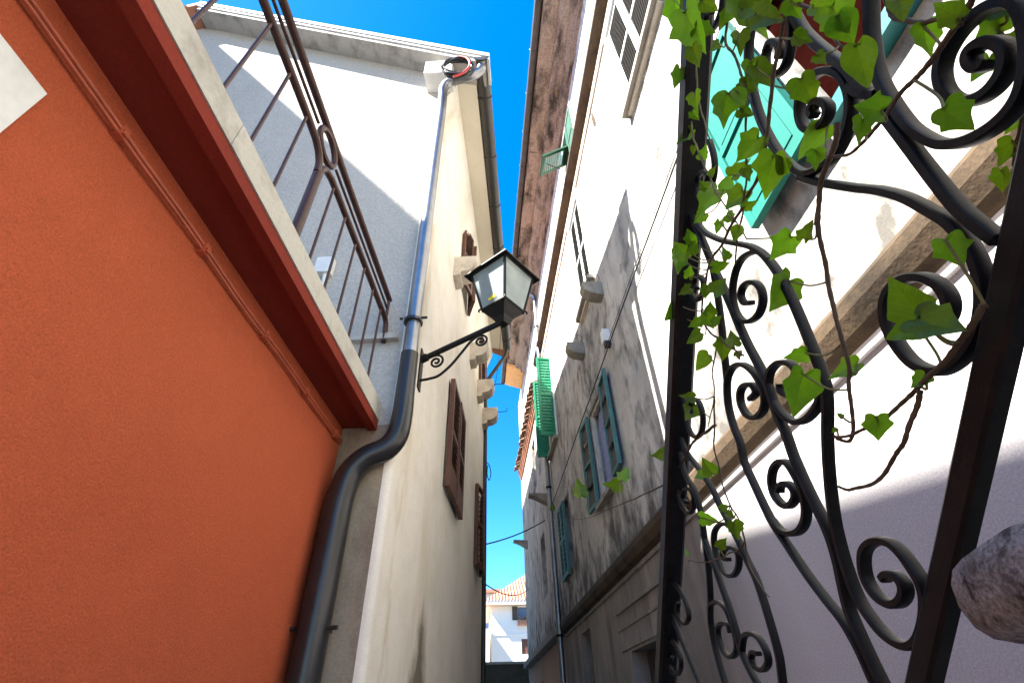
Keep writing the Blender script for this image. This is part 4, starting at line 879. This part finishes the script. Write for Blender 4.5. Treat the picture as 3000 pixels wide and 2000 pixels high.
# ------------------------------------------------------------------ ivy
def leaf_mesh(seed):
    rnd = random.Random(seed); kind = seed % 4
    if kind == 0: ctl = [(0, 0), (.15, -.13), (.36, -.10), (.50, .08), (.40, .24), (.42, .42), (.24, .56), (.11, .82), (0, 1.0)]
    elif kind == 1: ctl = [(0, 0), (.14, -.14), (.34, -.14), (.44, .04), (.40, .22), (.53, .38), (.32, .52), (.16, .74), (0, .98)]
    elif kind == 2: ctl = [(0, 0), (.18, -.08), (.36, .0), (.44, .18), (.40, .40), (.27, .62), (.13, .84), (0, 1.0)]
    else: ctl = [(0, 0), (.13, -.16), (.32, -.13), (.40, .06), (.52, .24), (.37, .40), (.28, .58), (.12, .82), (0, 1.02)]
    jit = [(x + rnd.uniform(-.03, .03) * (0 < k < 8), y + rnd.uniform(-.03, .03) * (0 < k < 8)) for k, (x, y) in enumerate(ctl)]
    out = [(max(0, q.x), q.y) for q in spline([Vector((x, y, 0)) for x, y in jit], 2)]; out[0] = (0, 0); out[-1] = (0, out[-1][1])
    vs = []; fs = []; fold = rnd.uniform(.12, .42); curl = rnd.uniform(-.25, .30); asym = rnd.uniform(.82, 1.15)
    def zf(x, y): return fold * abs(x) + curl * (y - .4) ** 2 + .03 * math.sin(9 * x + 7 * y + seed)
    mid = [(0, 0), (0, .25), (0, .5), (0, .75), (0, out[-1][1])]
    for s_ in (1, -1):
        ring = [(x * s_ * (asym if s_ > 0 else 1), y) for x, y in out]; inner = [(x * .5, y * .8 + .12) for x, y in ring[1:-1]]
        o = len(vs)
        pts = ring + inner + mid[1:-1]
        vs += [(x, y, zf(x, y)) for x, y in pts]
        nr = len(ring); ni = len(inner)
        fc = []
        for i in range(1, nr - 2): fc.append((i, i + 1, nr + i, nr + i - 1))
        fc.append((0, 1, nr)); fc.append((nr - 1, nr + ni - 1, nr - 2))
        ms = [0] + [nr + ni + k for k in range(3)] + [nr - 1]
        # stitch inner ring to midrib
        seq = [nr + k for k in range(ni)]
        j = 0
        for k in range(ni - 1):
            tgt = int((k + 1) / ni * 4)
            while j < tgt:
                fc.append((ms[j], seq[k], ms[j + 1])); j += 1
            fc.append((ms[j], seq[k], seq[k + 1]))
        while j < 4:
            fc.append((ms[j], seq[-1], ms[j + 1])); j += 1
        fs += [tuple(o + q for q in (f if s_ > 0 else reversed(f))) for f in fc]
    me = bpy.data.meshes.new('leaf'); me.from_pydata(vs, [], fs); me.validate(); me.update()
    for p in me.polygons: p.use_smooth = True
    me.materials.append(M_leaf); return me
LM = [leaf_mesh(k) for k in range(12)]
def Cz(p): return (1200 + .4464 * p[0], 1300 + .4464 * p[1])
VINES = [
 ('ivy_vine', .0024, M_stem, [(2015, -60), (2025, 60), (2023, 145), (2019, 250), (2022, 330), (2030, 400), (2045, 440), (2060, 480), (2090, 545), (2100, 570), (2130, 610), (2150, 640), (2190, 700)], 'slender ivy stem hanging along the top of the dark handrail', .012),
 ('ivy_vine', .0022, M_stem, [(2050, -60), (2042, 60), (2038, 150), (2043, 240), (2045, 290), (2058, 340), (2075, 400), (2082, 420)], 'short ivy stem with one big pale leaf at the handrail top', .03),
 ('ivy_vine', .0026, M_bark, [(2120, -60), (2128, 0), (2130, 60), (2128, 130), (2150, 160), (2170, 215), (2185, 260), (2187, 330), (2185, 420), (2188, 480), (2180, 560), (2172, 640), (2160, 700), (2155, 740), (2154, 770)], 'ivy stem hanging straight down in front of the turquoise shutter', .025),
 ('ivy_vine', .0034, M_bark, [(2330, -60), (2310, 0), (2290, 80), (2282, 130), (2270, 200), (2260, 290), (2250, 370), (2240, 440), (2225, 500), (2190, 575), (2150, 650), (2120, 705), (2085, 760), (2072, 800), (2062, 860), (2058, 920), (2068, 960), (2095, 985), (2130, 1010), (2180, 1045)], 'woody ivy stem slanting left from the turquoise shutter to a leafy cluster', .018),
 ('ivy_vine', .0030, M_bark, [zA(q) for q in [(2080, -90), (2030, 0), (1960, 110), (1870, 230), (1750, 400), (1680, 480), (1590, 580), (1500, 700), (1410, 820), (1330, 900), (1250, 970), (1100, 990)]], 'long ivy shoot running diagonally from the big upper right scroll', .02),
 ('ivy_vine', .0036, M_bark, [zA(q) for q in [(1180, 760), (1165, 880), (1115, 1030), (1082, 1130), (1068, 1250), (1062, 1400)]] + [zB(q) for q in [(1068, 60), (1082, 210), (1112, 410), (1150, 580), (1182, 700), (1212, 820), (1236, 940), (1246, 1100), (1260, 1250), (1278, 1390), (1250, 1475), (1180, 1460)]], 'thick bare ivy stem dropping through the middle of the railing', .02),
 ('ivy_vine', .0030, M_bark, [zB(q) for q in [(2110, 620), (2070, 690), (2010, 790), (1930, 880), (1830, 990), (1700, 1130), (1600, 1220), (1500, 1310), (1400, 1380), (1300, 1430), (1200, 1450), (1160, 1440)]], 'ivy shoot curving left below the large ring beside the bottom rail', .022),
 ('ivy_vine', .0028, M_bark, [zB((1700, 1165)), zB((1682, 1240)), zB((1650, 1350)), zB((1612, 1490))] + [zC(q) for q in [(1560, 60), (1480, 170), (1400, 240), (1300, 280), (1250, 290), (1195, 265)]], 'leafless ivy tip curling over the shadow edge on the wall', .022),
 ('ivy_vine', .0034, M_bark, [zC(q) for q in [(420, -120), (340, -60), (270, 0), (210, 120), (150, 200)]] + [Cz(q) for q in [(1740, 215), (1600, 300), (1450, 370), (1300, 430), (1180, 480), (1080, 495), (980, 490), (920, 465)]], 'ivy tendril with three bright leaves reaching left across the alley', .0),
 ('ivy_vine', .0020, M_bark, [zB((405, 1200)), zB((415, 1400))] + [zC(q) for q in [(410, 0), (430, 100), (460, 240), (510, 380), (560, 470), (600, 580), (580, 650), (500, 690), (430, 720), (340, 740), (250, 725)]], 'thin ivy sprig curling back under the lower left scrolls', .015),
 ('ivy_vine', .0018, M_bark, [zC(q) for q in [(595, 560), (605, 620), (625, 740), (700, 880), (755, 955)]], 'short bare ivy root tip hanging below the lower sprig', .015),
 ('ivy_vine', .0018, M_bark, [zB(q) for q in [(430, 880), (412, 980), (402, 1060), (410, 1150), (395, 1280), (372, 1390)]] , 'very thin ivy runner beside the handrail, low on the left', .012),
 ('ivy_vine', .0032, M_bark, [zA(q) for q in [(860, -60), (930, 10), (1020, 60), (1090, 130), (1170, 240), (1250, 330)]], 'ivy stem clinging to the topmost diagonal bar of the railing', .02),
 ('ivy_vine', .0032, M_bark, [zA(q) for q in [(1470, -60), (1500, 40), (1525, 100), (1600, 130), (1700, 145), (1830, 120), (1960, 150)]], 'horizontal brown ivy twig in front of the dark red curtain', .02),
 ('ivy_vine', .0026, M_bark, [zA(q) for q in [(2150, 20), (2175, 110), (2200, 190), (2230, 260), (2290, 420), (2320, 520), (2352, 600), (2330, 760), (2300, 900), (2290, 1040)]], 'ivy stem behind the big scroll at the upper right edge', -.03),
]
vobs = []
for nm, r, mt, p2, lab, d in VINES:
    sp = [p for p in spline([Vector((x, y, 0)) for x, y in p2], 5)]
    pts = [on_plane(q.x, q.y, NR, .39 - d) for q in sp]
    pts = [p + Vector((mnoise.noise(p * 30), mnoise.noise(p * 30 + X * 7), mnoise.noise(p * 30 + Y * 9))) * .003 for p in pts]
    t_ = thing(nm, lab, 'ivy', tuple(pts[0]), 'ivy stems on the stair railing')
    b = MB(); b.tube(pts, [.82 * r * (1.15 - .5 * k / len(pts)) * (1 + .12 * math.sin(k * 2.3)) for k in range(len(pts))], 8); o = b.build('stem', mt, t_); smooth_by_angle(o, 60)
    vobs.append((t_, pts, sp))
# leaves: centre pixel, length in pixels, direction of the tip in degrees (0 = right, 90 = up)
LV = [(1983, 51, 105, 245), (2037, 89, 145, 270), (2065, 87, 70, 300), (2039, 166, 65, 260), (1983, 230, 62, 215), (2039, 301, 62, 255), (2038, 339, 36, 270), (2093, 140, 34, 180), (2169, 128, 68, 230),
 (2205, 51, 165, 260), (2251, 51, 95, 300), (2151, 25, 85, 200), (2078, 15, 62, 280), (2205, 225, 92, 240), (2236, 225, 95, 280), (2123, 319, 108, 240), (2167, 294, 72, 255), (2187, 255, 62, 300), (2350, 115, 62, 300),
 (2407, 176, 46, 280), (2465, 56, 112, 265), (2368, 268, 108, 255), (2006, 401, 62, 190), (2065, 444, 48, 60), (2032, 440, 30, 240), (2060, 541, 36, 110), (2192, 437, 95, 195), (2172, 493, 72, 10), (2187, 513, 48, 270),
 (2256, 516, 135, 225), (2287, 480, 62, 90), (2129, 536, 52, 40), (2072, 595, 115, 215), (2154, 587, 78, 200), (2200, 597, 44, 5), (2103, 666, 44, 230), (2159, 684, 52, 230), (2021, 689, 48, 90), (2126, 738, 42, 100),
 (2384, 414, 120, 190), (2389, 467, 65, 250), (2368, 674, 65, 50), (2289, 725, 98, 200), (1994, 731, 62, 100), (2030, 725, 48, 60), (1984, 771, 74, 240), (2022, 794, 44, 60), (2005, 853, 42, 200), (1969, 912, 66, 215),
 (1987, 950, 66, 210), (2038, 947, 48, 180), (2079, 904, 48, 60), (2079, 942, 54, 280), (2099, 935, 38, 30), (2112, 776, 54, 340), (2124, 746, 40, 90), (2107, 838, 60, 20), (2068, 853, 44, 250), (2033, 988, 56, 190),
 (2145, 991, 54, 80), (2119, 1024, 70, 250), (2058, 1060, 68, 215), (2165, 1034, 28, 20), (2012, 1161, 48, 160), (2022, 1208, 66, 230), (2284, 862, 115, 205), (2330, 1040, 68, 170), (2473, 1086, 95, 200), (2340, 1152, 145, 235),
 (2793, 740, 110, 260), (2653, 876, 160, 80), (2756, 955, 135, 310), (2648, 974, 95, 185), (2690, 1119, 62, 200), (2569, 1250, 78, 250), (2459, 1215, 24, 130), (2445, 1260, 22, 200), (2527, 187, 145, 245), (2543, 318, 85, 110),
 (2517, 388, 84, 235), (2714, 122, 110, 235), (2775, 33, 90, 100), (2896, 84, 140, 200), (2976, 150, 105, 290), (2873, 206, 75, 200), (2803, 346, 118, 265), (2971, 360, 74, 200), (2948, 449, 84, 210), (2938, 528, 74, 230),
 (2475, 80, 105, 250), (1940, 1328, 72, 175), (2073, 1365, 58, 100), (2050, 1394, 38, 200), (2082, 1520, 62, 330), (2155, 1553, 58, 280), (2122, 1485, 32, 20), (2115, 1588, 40, 30), (2141, 1510, 32, 330), (2011, 1616, 16, 90),
 (1697, 1428, 60, 100), (1793, 1417, 58, 185), (1832, 1388, 46, 60), (1619, 1484, 24, 80), (2300, 470, 40, 80), (2212, 20, 80, 330), (2120, 60, 60, 200), (2010, 20, 60, 200), (2420, 20, 90, 300), (2330, 30, 70, 250),
 (2640, 20, 80, 250), (2930, 30, 90, 280), (2185, 330, 50, 290), (2090, 500, 36, 20), (2140, 640, 40, 300), (2050, 640, 44, 200)]
for i, (x, y, L, an_) in enumerate(LV):
    rnd = random.Random(100 + i)
    best = min(((Vector((x, y, 0)) - q).length, vi, k) for vi, (_, _, sp) in enumerate(vobs) for k, q in enumerate(sp))
    vi, k = best[1], best[2]; tob, pts, sp = vobs[vi]; stem = pts[k]
    dd = .39 - stem.dot(NR) + rnd.uniform(-.012, .03)
    c = on_plane(x, y, NR, .39 - dd); depth = c.dot(CFW); size = L * .9 * depth / FPX
    an = math.radians(an_ + rnd.uniform(-12, 12))
    vd = c.normalized(); rt = vd.cross(Z).normalized(); up = rt.cross(vd)
    yv = rt * math.cos(an) + up * math.sin(an)
    zv = -vd
    tl = rnd.uniform(-.55, .55); rl_ = rnd.uniform(-.6, .6)
    yv = (Matrix.Rotation(tl, 3, yv.cross(zv)) @ yv).normalized(); zv = (zv - yv * zv.dot(yv)).normalized()
    zv = (Matrix.Rotation(rl_, 3, yv) @ zv).normalized(); xv = yv.cross(zv)
    sz = size / max(.7, math.cos(tl)); me = LM[rnd.randrange(12)]
    o = bpy.data.objects.new('leaf', me); col.objects.link(o); o.parent = tob
    org = c - yv * sz * .45
    M4 = Matrix.Identity(4); wx = sz * rnd.uniform(.78, 1.0)
    for r_ in range(3):
        M4[r_][0] = xv[r_] * wx; M4[r_][1] = yv[r_] * sz; M4[r_][2] = zv[r_] * sz; M4[r_][3] = org[r_] - tob.location[r_]
    o.matrix_local = M4
    midp = org.lerp(stem, .5) - Z * .010 + (org - stem).cross(vd) * rnd.uniform(-.15, .15)
    if (org - stem).length > .004:
        b = MB(); b.tube(spline([org + yv * sz * .02, midp, stem], 4), [.0013] * 8 + [.0015], 5); b.build('petiole', M_stem, tob)
